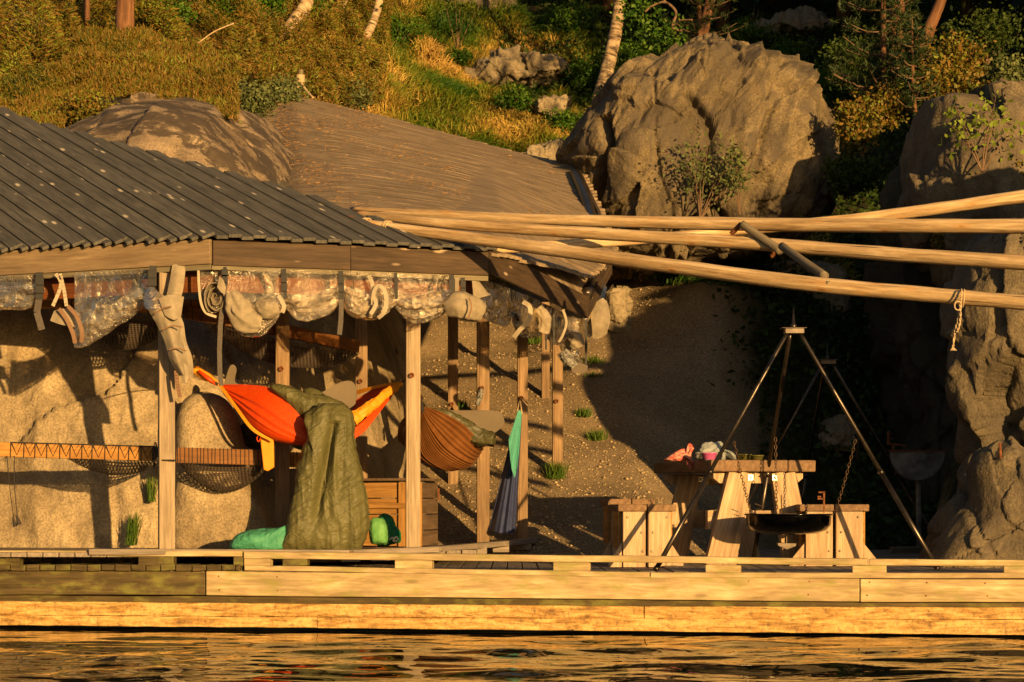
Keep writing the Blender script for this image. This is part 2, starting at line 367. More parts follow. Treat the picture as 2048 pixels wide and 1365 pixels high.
def quilt_mat(name, c1, c2):
    m, n, l, b = mat_new(name); v = coords(n, l)
    def crease(scale, seedoff, dist):
        mp = n.new('ShaderNodeMapping'); l.new(v, mp.inputs['Vector']); mp.inputs['Location'].default_value = (seedoff, seedoff * 2, 0); mp.inputs['Scale'].default_value = (1, 1, 1.7); mp.inputs['Rotation'].default_value = (0, .5 * seedoff, 0)
        f = noise(n, l, mp.outputs[0], scale, 3, 0.55, dist); s_ = n.new('ShaderNodeMath'); s_.operation = 'SUBTRACT'; l.new(f, s_.inputs[0]); s_.inputs[1].default_value = .5
        a_ = n.new('ShaderNodeMath'); a_.operation = 'ABSOLUTE'; l.new(s_.outputs[0], a_.inputs[0]); return a_.outputs[0]
    f = noise(n, l, v, 3, 3); l.new(ramp(n, l, f, [(0.3, c1), (0.7, c2)]), b.inputs['Base Color']); setin(b, Roughness=0.56); b.inputs['Specular IOR Level'].default_value = 0.28
    p = bump(n, l, b, crease(5, 1, 1.8), 1.0, 0.022); p = bump(n, l, b, crease(13, 3, 1.2), .5, 0.004, p); return m
M['olive'] = quilt_mat('olive_quilt', (0.125, 0.118, 0.052), (0.17, 0.16, 0.074))
M['olivedark'] = cloth('olive_dark', (0.085, 0.08, 0.04), (0.13, 0.12, 0.06), 0.5, 0.05, 0.5, 8, 0.012)
M['pad'] = plain('foam_pad', (0.19, 0.155, 0.115), 0.85, 0, 0.08, 5, 0.1, bscale=60)
M['bagdark'] = cloth('dark_bag', (0.03, 0.03, 0.022), (0.05, 0.045, 0.03), 0.6, 0.0, 0.6, 9, 0.02)
M['red'] = cloth('red_print_cloth', (0.55, 0.03, 0.03), (0.70, 0.50, 0.40), 0.8, 0.05, 0.5, 30, 0.01)
M['towel'] = cloth('grey_towel', (0.30, 0.33, 0.34), (0.45, 0.46, 0.45), 0.9, 0.05, 0.6, 25, 0.01)
M['stripe'] = cloth('dark_cloth', (0.03, 0.03, 0.03), (0.45, 0.43, 0.4), 0.9, 0.0, 0.6, 30, 0.01)
M['pink'] = plain('pink_plastic', (0.72, 0.20, 0.48), 0.35, 0, 0.05, 5, 0)
M['olivebowl'] = plain('olive_plastic', (0.17, 0.16, 0.05), 0.4, 0, 0.05, 5, 0)
M['crateblack'] = plain('black_plastic', (0.02, 0.018, 0.015), 0.5, 0, 0.1, 9, 0.1)
M['crateorange'] = plain('orange_plastic', (0.65, 0.13, 0.02), 0.45, 0, 0.1, 9, 0.1)
M['whitepaint'] = plain('white_cord', (0.75, 0.70, 0.6), 0.7)
M['pebble'] = plain('pebble', (0.42, 0.33, 0.22), 0.85, 0, 0.5, 7, 0.5, 0.01)
M['tagplate'] = plain('tag_plate', (0.06, 0.09, 0.07), 0.5)
M['grillmetal'] = plain('burnt_steel', (0.26, 0.25, 0.25), 0.6, 0.2, 0.6, 6, 0.3)

def film_mat():
    m, n, l, b = mat_new('clear_plastic')
    v = coords(n, l, 'Object', (1, 1, 1))
    f = noise(n, l, v, 11, 5, 0.6, 1.2)
    setin(b, Roughness=0.10); b.inputs['Base Color'].default_value = (0.62, 0.57, 0.50, 1); b.inputs['Specular IOR Level'].default_value = 0.9
    p = bump(n, l, b, f, 0.9, 0.035)
    tp = n.new('ShaderNodeBsdfTransparent'); tp.inputs[0].default_value = (0.92, 0.88, 0.82, 1)
    mx = n.new('ShaderNodeMixShader'); m1 = n.new('ShaderNodeMixShader')
    df = n.new('ShaderNodeBsdfDiffuse'); df.inputs[0].default_value = (0.62, 0.58, 0.52, 1); l.new(p, df.inputs['Normal'])
    gl = n.new('ShaderNodeBsdfGlossy'); gl.inputs[0].default_value = (1, .9, .74, 1); gl.inputs['Roughness'].default_value = 0.16; l.new(p, gl.inputs['Normal'])
    fr = n.new('ShaderNodeFresnel'); fr.inputs[0].default_value = 1.42; l.new(p, fr.inputs['Normal'])
    op = ramp(n, l, noise(n, l, v, 5, 4, 0.6, 0.8), [(0.35, 0.03), (0.75, 0.14)])
    ad = n.new('ShaderNodeMath'); ad.operation = 'ADD'; ad.use_clamp = True; l.new(fr.outputs[0], ad.inputs[0]); ad.inputs[1].default_value = 0.03
    l.new(op, m1.inputs[0]); l.new(tp.outputs[0], m1.inputs[1]); l.new(df.outputs[0], m1.inputs[2])
    l.new(ad.outputs[0], mx.inputs[0]); l.new(m1.outputs[0], mx.inputs[1]); l.new(gl.outputs[0], mx.inputs[2])
    l.new(mx.outputs[0], n['Material Output'].inputs['Surface'])
    return m
M['film'] = film_mat()
def net_mat():
    m, n, l, b = mat_new('dark_net')
    b.inputs['Base Color'].default_value = (0.05, 0.035, 0.025, 1); setin(b, Roughness=0.8)
    a = n.new('ShaderNodeAttribute'); a.attribute_name = 'grain'
    ck = n.new('ShaderNodeSeparateXYZ'); l.new(a.outputs['Vector'], ck.inputs[0])
    outs = []
    for k in (0, 1):
        mu = n.new('ShaderNodeMath'); mu.operation = 'MULTIPLY'; mu.inputs[1].default_value = 38; l.new(ck.outputs[k], mu.inputs[0])
        fr = n.new('ShaderNodeMath'); fr.operation = 'FRACT'; l.new(mu.outputs[0], fr.inputs[0])
        gt = n.new('ShaderNodeMath'); gt.operation = 'LESS_THAN'; l.new(fr.outputs[0], gt.inputs[0]); gt.inputs[1].default_value = 0.42
        outs.append(gt.outputs[0])
    mxx = n.new('ShaderNodeMath'); mxx.operation = 'MAXIMUM'; l.new(outs[0], mxx.inputs[0]); l.new(outs[1], mxx.inputs[1])
    tp = n.new('ShaderNodeBsdfTransparent'); mx = n.new('ShaderNodeMixShader')
    l.new(mxx.outputs[0], mx.inputs[0]); l.new(tp.outputs[0], mx.inputs[1]); l.new(b.outputs[0], mx.inputs[2])
    l.new(mx.outputs[0], n['Material Output'].inputs['Surface']); return m
M['net'] = net_mat()

def water_mat():
    m, n, l, b = mat_new('lake_water')
    b.inputs['Base Color'].default_value = (0.006, 0.007, 0.005, 1); setin(b, Roughness=0.025, IOR=1.333)
    b.inputs['Specular IOR Level'].default_value = 0.5
    v = coords(n, l, 'Object', (0.8, 1.4, 1)); f = noise(n, l, v, 5.5, 2, 0.5, 0.4)
    bump(n, l, b, f, 0.35, 0.008)
    return m
M['water'] = water_mat()

def ground_mat():
    m, n, l, b = mat_new('hillside_ground')
    v = coords(n, l); g = n.new('ShaderNodeNewGeometry'); s = n.new('ShaderNodeSeparateXYZ'); l.new(g.outputs['Position'], s.inputs[0])
    n1 = noise(n, l, v, 0.9, 5, 0.6); n2 = noise(n, l, v, 26, 4, 0.75); n3 = noise(n, l, v, 6, 4, 0.6)
    vo = n.new('ShaderNodeTexVoronoi'); l.new(v, vo.inputs['Vector']); vo.inputs['Scale'].default_value = 48
    grav = ramp(n, l, n1, [(0.3, (0.30, 0.23, 0.15)), (0.7, (0.46, 0.36, 0.24))])
    grav = mixc(n, l, 0.7, grav, ramp(n, l, vo.outputs['Distance'], [(0.0, 1.3), (0.35, 0.95), (0.7, 0.45)]), 'MULTIPLY')
    grass = ramp(n, l, n3, [(0.25, (0.08, 0.07, 0.02)), (0.5, (0.24, 0.15, 0.045)), (0.8, (0.42, 0.27, 0.09))])
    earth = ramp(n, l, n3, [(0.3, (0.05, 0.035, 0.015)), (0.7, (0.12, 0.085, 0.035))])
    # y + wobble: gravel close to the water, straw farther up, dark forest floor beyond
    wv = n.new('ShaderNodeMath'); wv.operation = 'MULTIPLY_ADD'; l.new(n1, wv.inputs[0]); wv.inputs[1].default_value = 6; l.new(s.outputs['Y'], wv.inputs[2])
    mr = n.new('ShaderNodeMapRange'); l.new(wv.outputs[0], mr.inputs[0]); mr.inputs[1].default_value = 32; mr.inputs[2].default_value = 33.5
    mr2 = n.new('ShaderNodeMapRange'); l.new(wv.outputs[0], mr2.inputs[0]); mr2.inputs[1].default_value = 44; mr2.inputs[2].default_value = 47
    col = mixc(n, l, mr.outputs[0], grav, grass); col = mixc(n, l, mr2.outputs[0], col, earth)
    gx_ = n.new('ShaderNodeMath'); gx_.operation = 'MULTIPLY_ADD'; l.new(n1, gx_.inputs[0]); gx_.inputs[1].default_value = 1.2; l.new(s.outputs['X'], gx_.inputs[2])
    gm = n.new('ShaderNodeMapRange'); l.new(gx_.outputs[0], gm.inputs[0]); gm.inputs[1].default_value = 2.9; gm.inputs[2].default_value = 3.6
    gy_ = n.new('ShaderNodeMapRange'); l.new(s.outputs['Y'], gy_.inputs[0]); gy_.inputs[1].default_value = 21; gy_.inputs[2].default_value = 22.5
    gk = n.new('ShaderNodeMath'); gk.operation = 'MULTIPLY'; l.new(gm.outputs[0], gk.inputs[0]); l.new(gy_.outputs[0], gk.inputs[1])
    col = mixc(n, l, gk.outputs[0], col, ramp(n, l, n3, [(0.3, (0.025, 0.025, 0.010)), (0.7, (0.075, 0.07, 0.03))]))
    l.new(col, b.inputs['Base Color']); setin(b, Roughness=0.95); b.inputs['Specular IOR Level'].default_value = 0.15
    p = bump(n, l, b, vo.outputs['Distance'], 0.5, 0.012); bump(n, l, b, n2, 0.6, 0.015, p)
    return m
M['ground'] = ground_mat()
M['heather'] = foliage('heather', [(0.022, 0.030, 0.004), (0.07, 0.085, 0.010), (0.15, 0.16, 0.020), (0.23, 0.165, 0.030), (0.28, 0.165, 0.045), (0.17, 0.20, 0.024), (0.28, 0.31, 0.05)], 0.15)
M['grass'] = foliage('dry_grass', [(0.05, 0.13, 0.015), (0.12, 0.20, 0.02), (0.24, 0.26, 0.04), (0.48, 0.36, 0.09), (0.66, 0.46, 0.16)], 0.25)
M['greengrass'] = foliage('green_grass', [(0.05, 0.12, 0.015), (0.12, 0.20, 0.03), (0.22, 0.26, 0.05)], 0.3)
M['litter'] = foliage('litter', [(0.22, 0.12, 0.05), (0.38, 0.22, 0.09), (0.46, 0.28, 0.13)], 0.1)
M['straw'] = foliage('straw', [(0.40, 0.25, 0.09), (0.62, 0.42, 0.18)], 0.2)
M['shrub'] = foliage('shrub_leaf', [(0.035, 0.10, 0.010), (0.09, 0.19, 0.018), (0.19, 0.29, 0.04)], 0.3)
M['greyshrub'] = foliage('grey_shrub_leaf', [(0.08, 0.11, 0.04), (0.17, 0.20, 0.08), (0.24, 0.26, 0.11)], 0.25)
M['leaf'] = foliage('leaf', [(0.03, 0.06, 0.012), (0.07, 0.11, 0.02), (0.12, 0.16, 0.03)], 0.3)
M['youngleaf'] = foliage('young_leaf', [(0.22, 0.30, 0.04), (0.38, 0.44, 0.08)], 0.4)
M['needle'] = foliage('needle', [(0.02, 0.045, 0.015), (0.05, 0.08, 0.025), (0.10, 0.12, 0.04)], 0.1)
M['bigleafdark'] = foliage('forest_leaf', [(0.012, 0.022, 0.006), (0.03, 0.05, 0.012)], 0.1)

# ------------------------------------------------------------------ setting: water, ground
def axis(lo, a, b, hi, fine, coarse):
    return np.unique(np.concatenate([np.arange(lo, a, coarse), np.arange(a, b, fine), np.arange(b, hi + coarse, coarse)]).round(4))
xs = axis(-120, -4.5, 5.0, 120, 0.045, 6.0); ys = axis(-90, 10.2, 17.6, 19.5, 0.035, 0.6)
ys = np.unique(np.concatenate([[-90, -60, -30, -10, 0, 5, 8], ys[ys > 8]]))
X, Y = np.meshgrid(xs, ys, indexing='ij'); q = np.stack([X.ravel(), Y.ravel(), np.zeros(X.size)], 1)
zz = 0.024 * vnoise(q * [0.6, 1.3, 1] + 5, 3) + 0.020 * vnoise(q * [1.3, 3.0, 1] + 9, 4) + 0.010 * vnoise(q * [2.6, 6.5, 1], 5) + 0.003 * vnoise(q * [6, 13.0, 1], 6)
zz *= np.clip((17.6 - q[:, 1]) / 3.0, 0.15, 1)
tag(np_mesh('water', np.stack([q[:, 0], q[:, 1], zz - 0.45], 1), grid_faces(len(xs), len(ys)), M['water'], smooth=True), kind='structure')

TX = [-60, -5, -3, -1.5, 0, 1.2, 2.3, 3.4, 4.6, 8, 60]
TY = [14, 17, 19, 20, 21.5, 22.5, 24, 27, 30, 33, 36, 42, 52, 70, 120]
TZ = [[-3, -1.5, -.4, .2, 1.5, 2.4, 3.7, 5.4, 6.6, 7.7, 8.9, 11, 15, 21, 36],
      [-3, -1.5, -.5, .0, 1.4, 2.2, 3.6, 5.0, 6.3, 7.5, 8.7, 10.8, 14, 20, 36],
      [-3, -1.5, -.5, -.1, .8, 1.5, 2.6, 4.0, 5.2, 6.4, 8.0, 10.2, 14, 20, 36],
      [-3, -1.5, -.5, .0, .5, .8, 1.2, 2.3, 3.7, 5.2, 6.7, 9.0, 13, 20, 36],
      [-3, -1.5, -.3, .02, .42, .75, 1.3, 2.3, 3.4, 4.8, 6.2, 8.6, 12.5, 20, 36],
      [-3, -1.5, -.3, .12, .45, .7, 1.15, 2.7, 3.9, 5.0, 6.1, 8.5, 12.5, 20, 36],
      [-3, -1.5, -.6, -.35, -.2, -.05, .4, 3.2, 4.3, 5.2, 6.2, 8.5, 12.5, 20, 36],
      [-3, -1.5, -.8, -.6, -.4, -.1, .5, 2.8, 4.1, 5.2, 6.3, 8.5, 12.5, 20, 36],
      [-3, -1.5, -.8, -.6, -.4, -.2, .4, 2.0, 3.6, 5.2, 6.4, 8.5, 12.5, 20, 36],
      [-3, -1.5, -.5, -.2, .4, 1.2, 2.4, 4.2, 5.0, 5.8, 6.8, 9, 13, 20, 36],
      [-3, -1.5, -.5, -.2, .4, 1.2, 2.4, 4.2, 5.0, 5.8, 6.8, 9, 13, 20, 36]]
TZ = np.array(TZ)
def terrain(x, y, detail=True):
    x = np.atleast_1d(np.asarray(x, float)); y = np.atleast_1d(np.asarray(y, float))
    cols = np.stack([np.interp(y, TY, r) for r in TZ], 0)
    xi = np.clip(np.searchsorted(TX, x) - 1, 0, len(TX) - 2); tx = np.array(TX, float)
    t = np.clip((x - tx[xi]) / (tx[xi + 1] - tx[xi]), 0, 1); t = t * t * (3 - 2 * t)
    idx = np.arange(len(x)); z = cols[xi, idx] * (1 - t) + cols[xi + 1, idx] * t
    if detail:
        q = np.stack([x, y, np.zeros_like(x)], 1); amp = np.clip((y - 20) / 14, 0.12, 1)
        z = z + fbm(q * 0.55, 3, 21) * 0.34 * amp + fbm(q * 2.6, 3, 25) * 0.07 * np.clip(amp + .1, 0, 1)
    return z
def tz(x, y): return float(terrain([x], [y])[0])
gx = axis(-60, -7, 9, 60, 0.085, 3.0); gy = axis(14, 18, 46, 120, 0.09, 3.0)
X, Y = np.meshgrid(gx, gy, indexing='ij')
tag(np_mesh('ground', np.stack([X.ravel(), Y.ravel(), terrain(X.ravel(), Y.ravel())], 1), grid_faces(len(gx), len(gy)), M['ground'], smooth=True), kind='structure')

def onground(px, py, y0=19.0, y1=60.0):
    """walk along the sight line of a photo pixel until it meets the hillside"""
    yy = np.arange(y0, y1, 0.1); xx = (px - 1024) / F * yy; z = CZ - (py - HZ) / F * yy
    g = terrain(xx, yy); hit = np.nonzero(g >= z)[0]
    k = hit[0] if len(hit) else len(yy) - 1
    return Vector((xx[k], yy[k], g[k]))

# ------------------------------------------------------------------ rocks
def resample(pts, n):
    pts = np.array(pts, float); pts = np.vstack([pts, pts[:1]])
    sub = []
    m = len(pts) - 1
    for i in range(m):                                   # closed Catmull-Rom
        a, b, c, d = pts[(i - 1) % m], pts[i], pts[(i + 1) % m], pts[(i + 2) % m]
        for k in range(12):
            t = k / 12; sub.append(0.5 * (2 * b + (c - a) * t + (2 * a - 5 * b + 4 * c - d) * t * t + (3 * b - a - 3 * c + d) * t ** 3))
    sub = np.array(sub + [sub[0]]); L = np.concatenate([[0], np.cumsum(np.linalg.norm(np.diff(sub, axis=0), axis=1))])
    s = np.linspace(0, L[-1], n, endpoint=False)
    return np.stack([np.interp(s, L, sub[:, k]) for k in (0, 1)], 1)
def blob(name, outline, Yc, tf, tb, mat, n=220, rings=90, amp=0.06, freq=1.6, sharp=0.65, seed=1, ridge=0.0, rfreq=(1.5, 1.5, 0.6),
         parent=None, tilt=0.0, extra=None, fine=0.25, cx=None):
    o2 = resample(outline, n); xz = np.stack([(o2[:, 0] - 1024) / F * Yc, CZ - (o2[:, 1] - HZ) / F * Yc], 1)
    c = xz.mean(0) if cx is None else np.array([(cx[0] - 1024) / F * Yc, CZ - (cx[1] - HZ) / F * Yc])
    th = np.linspace(1e-4, math.pi - 1e-4, rings); s = np.sin(th) ** sharp; cc = np.cos(th); cc = np.sign(cc) * np.abs(cc) ** 0.85
    T = np.where(cc > 0, tf, tb)
    V = c[None, None, :] + s[:, None, None] * (xz - c)[None]
    yy = Yc - (T * cc)[:, None] + np.zeros((rings, n)) + tilt * (V[..., 1] - c[1])
    v = np.stack([V[..., 0], yy, V[..., 1]], -1).reshape(-1, 3)
    hw = np.ptp(xz[:, 0]) / 2; hh_ = np.ptp(xz[:, 1]) / 2; nr = (v - np.array([c[0], Yc, c[1]])) / np.array([hw, (tf + tb) / 2, hh_]) ** 2; nr /= np.linalg.norm(nr, axis=1)[:, None] + 1e-9
    d = amp * fbm(v * freq + seed * 7.3, 4, seed) + fine * amp * fbm(v * freq * 6 + seed, 3, seed + 5)
    if ridge: d = d - ridge * np.clip(fbm(v * np.array(rfreq) + seed * 3.1, 3, seed + 9, True) - 0.25, 0, 1) * 1.6
    if extra is not None: d = d + extra(v)
    v = v + nr * d[:, None]
    return np_mesh(name, v, grid_faces(rings, n, True), mat, parent, smooth=True)

def facets(v, f, amp, seed, sc=(1, 1, 1), warp=.25):
    """broken planes: every cell of a jittered lattice tilts its own way"""
    p = v * np.array(sc) * f; p = p + warp * np.stack([fbm(p * 1.3 + k * 5, 2, seed + k) for k in (1, 2, 3)], 1)
    b = np.floor(p).astype(np.int64); best = np.full(len(p), 9e9); out = np.zeros(len(p))
    for a in (-1, 0, 1):
        for c in (-1, 0, 1):
            for e in (-1, 0, 1):
                i, j, k = b[:, 0] + a, b[:, 1] + c, b[:, 2] + e
                h = [_hash(i, j, k, seed + 20 + q) for q in range(7)]
                cx, cy, cz = i + h[0], j + h[1], k + h[2]; dx, dy, dz = p[:, 0] - cx, p[:, 1] - cy, p[:, 2] - cz
                d = dx * dx + dy * dy + dz * dz; val = (h[3] - .5) * .9 + dx * (h[4] - .5) * 1.5 + dz * (h[5] - .5) * 1.5 + dy * (h[6] - .5)
                m_ = d < best; best = np.where(m_, d, best); out = np.where(m_, val, out)
    return amp * out
def strata(v, ax, az, f, amp, seed):
    """ledges: a saw-tooth across the bedding, broken up along it"""
    t = (v[:, 0] * ax + v[:, 2] * az) * f + 1.3 * fbm(v * [.5, .5, .35] + seed, 3, seed) + v[:, 1] * .2
    fr = t - np.floor(t); st = np.where(fr < .88, fr / .88, (1 - fr) / .12)
    k = np.clip(.5 + 1.4 * vnoise(np.stack([np.floor(t) * 3.1, v[:, 2] * .9, v[:, 1] * .6], 1), seed + 7), 0, 1)
    return amp * (st - .5) * k
# long granite slab that the shelter leans on (cross-section swept along x)
PR = np.array([(18.7, -.6), (18.95, .1), (19.15, .8), (19.45, 1.6), (19.9, 2.5), (20.5, 3.25), (21.3, 3.85), (22.3, 4.25), (23.6, 4.55), (26, 4.9), (29, 5.0), (30, 4.0)])
nu, nv = 330, 230; u = np.linspace(-8.0, -0.75, nu); t = np.linspace(0, 1, nv)
tl = np.linspace(0, 1, len(PR)); py_ = np.interp(t, tl, PR[:, 0]); pz_ = np.interp(t, tl, PR[:, 1])
U = np.repeat(u[:, None], nv, 1)
sh = np.interp(u, [-8, -4.6, -3.9, -3.4, -2.9, -2.35, -2.0, -1.5, -1.1, -0.75], [.90, .94, 1.03, 1.04, 1.01, .90, .74, .62, .42, -0.05])[:, None]
fy = np.interp(u, [-8, -3, -2.2, -1.4, -0.75], [0, 0, .35, 1.1, 2.2])[:, None]
YY = py_[None] + fy * np.clip(1.4 - (py_[None] - 18.7) / 6, 0.2, 1.4); ZZ = np.where(pz_[None] > 0, pz_[None] * sh, pz_[None])
v = np.stack([U.ravel(), YY.ravel(), ZZ.ravel()], 1)
d = 0.16 * fbm(v * [0.7, 0.7, 0.5], 3, 31) + 0.05 * fbm(v * 2.3, 4, 33) - 0.14 * np.clip(fbm(v * [.9, 0.5, 0.22] + 4, 2, 37, True) - .6, 0, 1) * 3 + strata(v, .8, .5, 1.3, .05, 39) + facets(v, .7, .10, 451, (1.2, 1, .6)) + facets(v, 2.2, .025, 461, (1.2, 1, .6))
v[:, 1] -= d * 0.9; v[:, 2] += d * 0.5
o = np_mesh('rock_slab', v, grid_faces(nu, nv), M['whale'], smooth=True)
tag(o, 'long pale granite rock slab rising behind and under the grey roof', 'rock')
o.data.materials.append(M['whaletop'])
pm = np.zeros(len(o.data.polygons), np.int32); cen = np.empty(len(pm) * 3); o.data.polygons.foreach_get('center', cen); cen = cen.reshape(-1, 3)
pm[(cen[:, 2] + o.location.z) > 3.15] = 1; o.data.polygons.foreach_set('material_index', pm)

tag(blob('boulder', [(352, 1110), (350, 960), (352, 870), (362, 815), (390, 788), (425, 786), (458, 805), (480, 850), (500, 940), (530, 1020), (545, 1110)], 18.85, .3, .5, M['whale'], 160, 70, .03, 1.5, .55, 4),
    'rounded pale boulder behind the first post, against the rock slab', 'rock')
def bold_extra(v):
    # the deep cleft on the left and slanting seams across the face
    x = v[:, 0]; z = v[:, 2]
    c0 = 1.02 - 0.10 * (z - 3.6) ** 2 * 0.3 + 0.08 * np.sin(z * 3)
    g = -0.42 * np.exp(-((x - c0) / 0.055) ** 2) * (z < 4.95)
    s1 = x * 0.8 - z * 0.75 + 0.35 * vnoise(v * [1.2, 1, 1.2], 77)
    g += -0.07 * np.clip(np.sin(s1 * 9.0) - .55, 0, 1) * (x < 2.1)
    g += -0.16 * np.exp(-((x - 2.22 + .12 * np.sin(z * 5) + (z - 4.2) * .22) / 0.05) ** 2) * (z > 3.5) * (z < 5.1)
    g += -0.13 * np.exp(-((x - 2.75 - (z - 4.4) * .35) / 0.05) ** 2) * (z > 4.2) * (z < 4.95)
    g += facets(np.stack([x * .8 - z * .6, v[:, 1], x * .6 + z * .8], 1), 1.0, .13, 401, (1.5, 1, .75)) + facets(np.stack([x * .8 - z * .6, v[:, 1], x * .6 + z * .8], 1), 2.6, .05, 411, (1.4, 1, .8)) + strata(v, .80, -.60, 2.3, .08, 91) + strata(v, .93, -.35, 5.5, .06, 92) - .10 * np.clip(fbm(v * [1.5, .8, .6] + 5, 3, 97, True) - .72, 0, 1) * 5; qs = np.stack([x * .80 - z * .60, v[:, 1], (x * .60 + z * .80) * .2], 1); g += 0.04 * fbm(qs * 5, 4, 93)
    hb = np.clip(x - 1.9, 0, 1.2); g += -.10 * hb * np.clip(fbm(v * [1.6, 1, .8] + 2, 2, 94), 0, 1)
    g += 0.10 * np.exp(-(((x - 2.55) / .22) ** 2 + ((z - 4.2) / .5) ** 2))
    return g
tag(blob('boulder', [(1112, 318), (1135, 265), (1180, 215), (1225, 170), (1300, 132), (1365, 88), (1430, 66), (1500, 98), (1560, 126), (1610, 160), (1650, 190), (1668, 260), (1662, 350),
    (1645, 430), (1590, 500), (1480, 530), (1300, 535), (1205, 510), (1180, 440), (1140, 360)], 27.0, 1.35, 1.5, M['boulder'], 440, 200, .15, .7, .6, 3, .0, (1.2, 1.0, .7), extra=bold_extra, tilt=0.12, fine=.12),
    'huge rounded boulder with a dark cleft standing on the slope behind the logs', 'rock')
# rock wall on the right, running out of the picture; unseen top raised for shade
def crag(v):
    q = v * np.array([1.0, 1.0, .4]); w1 = fbm(q * 1.05 + 3, 3, 201, True)
    return -.20 * np.clip(w1 - .62, 0, 1) * 3 + facets(v, 1.1, .24, 421, (1.3, 1, .7)) + facets(v, 3.0, .06, 431, (1.2, 1, .7)) + strata(v, .95, .12, 1.7, .10, 211) + strata(v, .6, -.8, 3.0, .07, 213) + .018 * fbm(v * 7, 3, 208)
cl = [('rock_wall', [(1932, 1190), (1936, 1010), (1944, 935), (1975, 903), (2060, 895), (2200, 905), (2500, 900), (2800, 950), (2900, 1190)], 17.5, .55, 1.6, 'lowest block of the rock wall at the right edge behind the kerb', 21),
      ('rock_wall', [(1935, 1200), (1944, 1000), (1935, 830), (1925, 720), (1940, 600), (1965, 500), (2010, 470), (2100, 440), (2180, 300), (2300, 200), (2600, 120), (2900, 160), (3100, 600), (3000, 1200)], 18.75, .6, 1.8, 'bulging middle block of the rock wall under the log ends at right', 22),
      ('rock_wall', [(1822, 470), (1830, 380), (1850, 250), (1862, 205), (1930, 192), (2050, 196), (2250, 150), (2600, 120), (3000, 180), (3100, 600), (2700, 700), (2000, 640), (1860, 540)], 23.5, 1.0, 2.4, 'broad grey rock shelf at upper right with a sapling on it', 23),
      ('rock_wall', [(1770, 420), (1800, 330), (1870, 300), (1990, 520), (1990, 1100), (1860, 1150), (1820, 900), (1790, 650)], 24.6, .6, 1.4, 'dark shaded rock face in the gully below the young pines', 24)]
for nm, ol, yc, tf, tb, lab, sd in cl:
    tag(blob(nm, ol, yc, tf, tb, M['cliffshade' if sd == 24 else 'cliff'], 420, 190, .16, .75, .42, sd, .0, fine=.12, extra=crag), lab, 'rock')
for ol, yc, t, lab, sd in [
    ([(935, 150), (960, 125), (1010, 113), (1050, 125), (1060, 165), (1000, 185), (940, 180)], 39.5, .8, 'low brown rock showing through the straw above the meadow', 41),
    ([(1040, 118), (1090, 112), (1135, 125), (1140, 165), (1080, 185), (1045, 165)], 39.8, .7, 'low brown rock just right of another, half in shadow', 42),
    ([(1068, 232), (1075, 208), (1100, 192), (1130, 200), (1135, 225), (1100, 245)], 35.0, .35, 'small knobbly stone in the meadow left of the birch trunk', 43),
    ([(1040, 340), (1045, 305), (1080, 290), (1130, 285), (1150, 330), (1120, 360)], 28.2, .5, 'low grey rock between the brown roof corner and the huge boulder', 44),
    ([(28, 90), (30, 60), (55, 38), (90, 45), (125, 75), (130, 110), (60, 120)], 29.5, .5, 'pale pointed rock standing in the heather at upper left', 45),
    ([(745, 60), (830, -30), (960, -40), (1030, 10), (1020, 90), (900, 110), (800, 100)], 47, 1.5, 'brown rock face at the top of the slope between the thin trunks', 46),
    ([(1208, 650), (1212, 600), (1230, 572), (1255, 580), (1262, 620), (1250, 655)], 26.2, .3, 'pale ledge stone at the top of the gravel slope', 47),
    ([(1650, 900), (1655, 860), (1680, 845), (1700, 860), (1705, 905)], 25.0, .3, 'small grey stone in the dark gully behind the table', 48),
    ([(1520, 640), (1530, 560), (1600, 520), (1680, 540), (1700, 640), (1650, 720), (1560, 720)], 28.5, .6, 'dark rounded rock in the gully behind the crossing bar of the logs', 49),
    ([(1700, 60), (1610, 30), (1560, 40), (1500, 60), (1540, 85), (1640, 80)], 44, .6, 'flat dark stone deep in the forest shade', 50)]:
    if sd not in (46, 49, 50): yc = onground(sum(p[0] for p in ol) / len(ol), max(p[1] for p in ol) - 6).y
    tag(blob('rock', ol, yc, t, t * 1.3, M['stone'] if sd not in (46,) else M['cliff'], 150, 70, .12, 2.2, .7, sd, .10, fine=.5, extra=lambda v: .03 * fbm(v * 6, 3, 301, True) + facets(v, 2.2, .13, 441)), lab, 'rock')

# ------------------------------------------------------------------ jetty
jr = thing('jetty', 'long weathered wooden jetty with a low kerb rail along the water', 'jetty', (0.0, 16.6, -0.45))
jn = MB()
def dockY(px): return lerp(17.35, 15.75, (px + 200) / 2500)
# decking: boards running away from the water
x = -4.9
while x < 5.2:
    pxx = 1024 + x * F / 16.7; y0 = dockY(pxx); z0 = -0.02 + random.uniform(-.002, .002)
    yb = 20.4 if x < 1.2 else (20.4 + (x - 1.2) * 6 if x < 2.1 else 26.0)
    jn.beam((x, y0 + 0.03, z0), (x + random.uniform(-.003, .003), yb, z0 + (0 if x < 1.2 else .05)), 0.112, 0.035)
    x += 0.12
jn.build('decking', M['deck'], jr, bevel=.004)
def dk(px, py, dy=0.0): return P(px, py, dockY(px) + dy)
def board(mb, px0, px1, ya0, yb0, ya1, yb1, th, dy=0.0, seg=8):
    """board whose front face spans rows ya..yb at both ends, th thick"""
    Y0 = dockY(px0) + dy; Y1 = dockY(px1) + dy
    p0 = P(px0, (ya0 + yb0) / 2, Y0 + th / 2); p1 = P(px1, (ya1 + yb1) / 2, Y1 + th / 2)
    mb.beam(p0, p1, th, W(yb0 - ya0, Y0), seg=seg, h1=W(yb1 - ya1, Y1), jit=.0022)
def jb(name, mat, *boards, lab=None):
    m = MB()
    for b in boards: board(m, *b)
    o = m.build(name, M[mat], jr, bevel=.006)
    if lab: o['label'] = lab
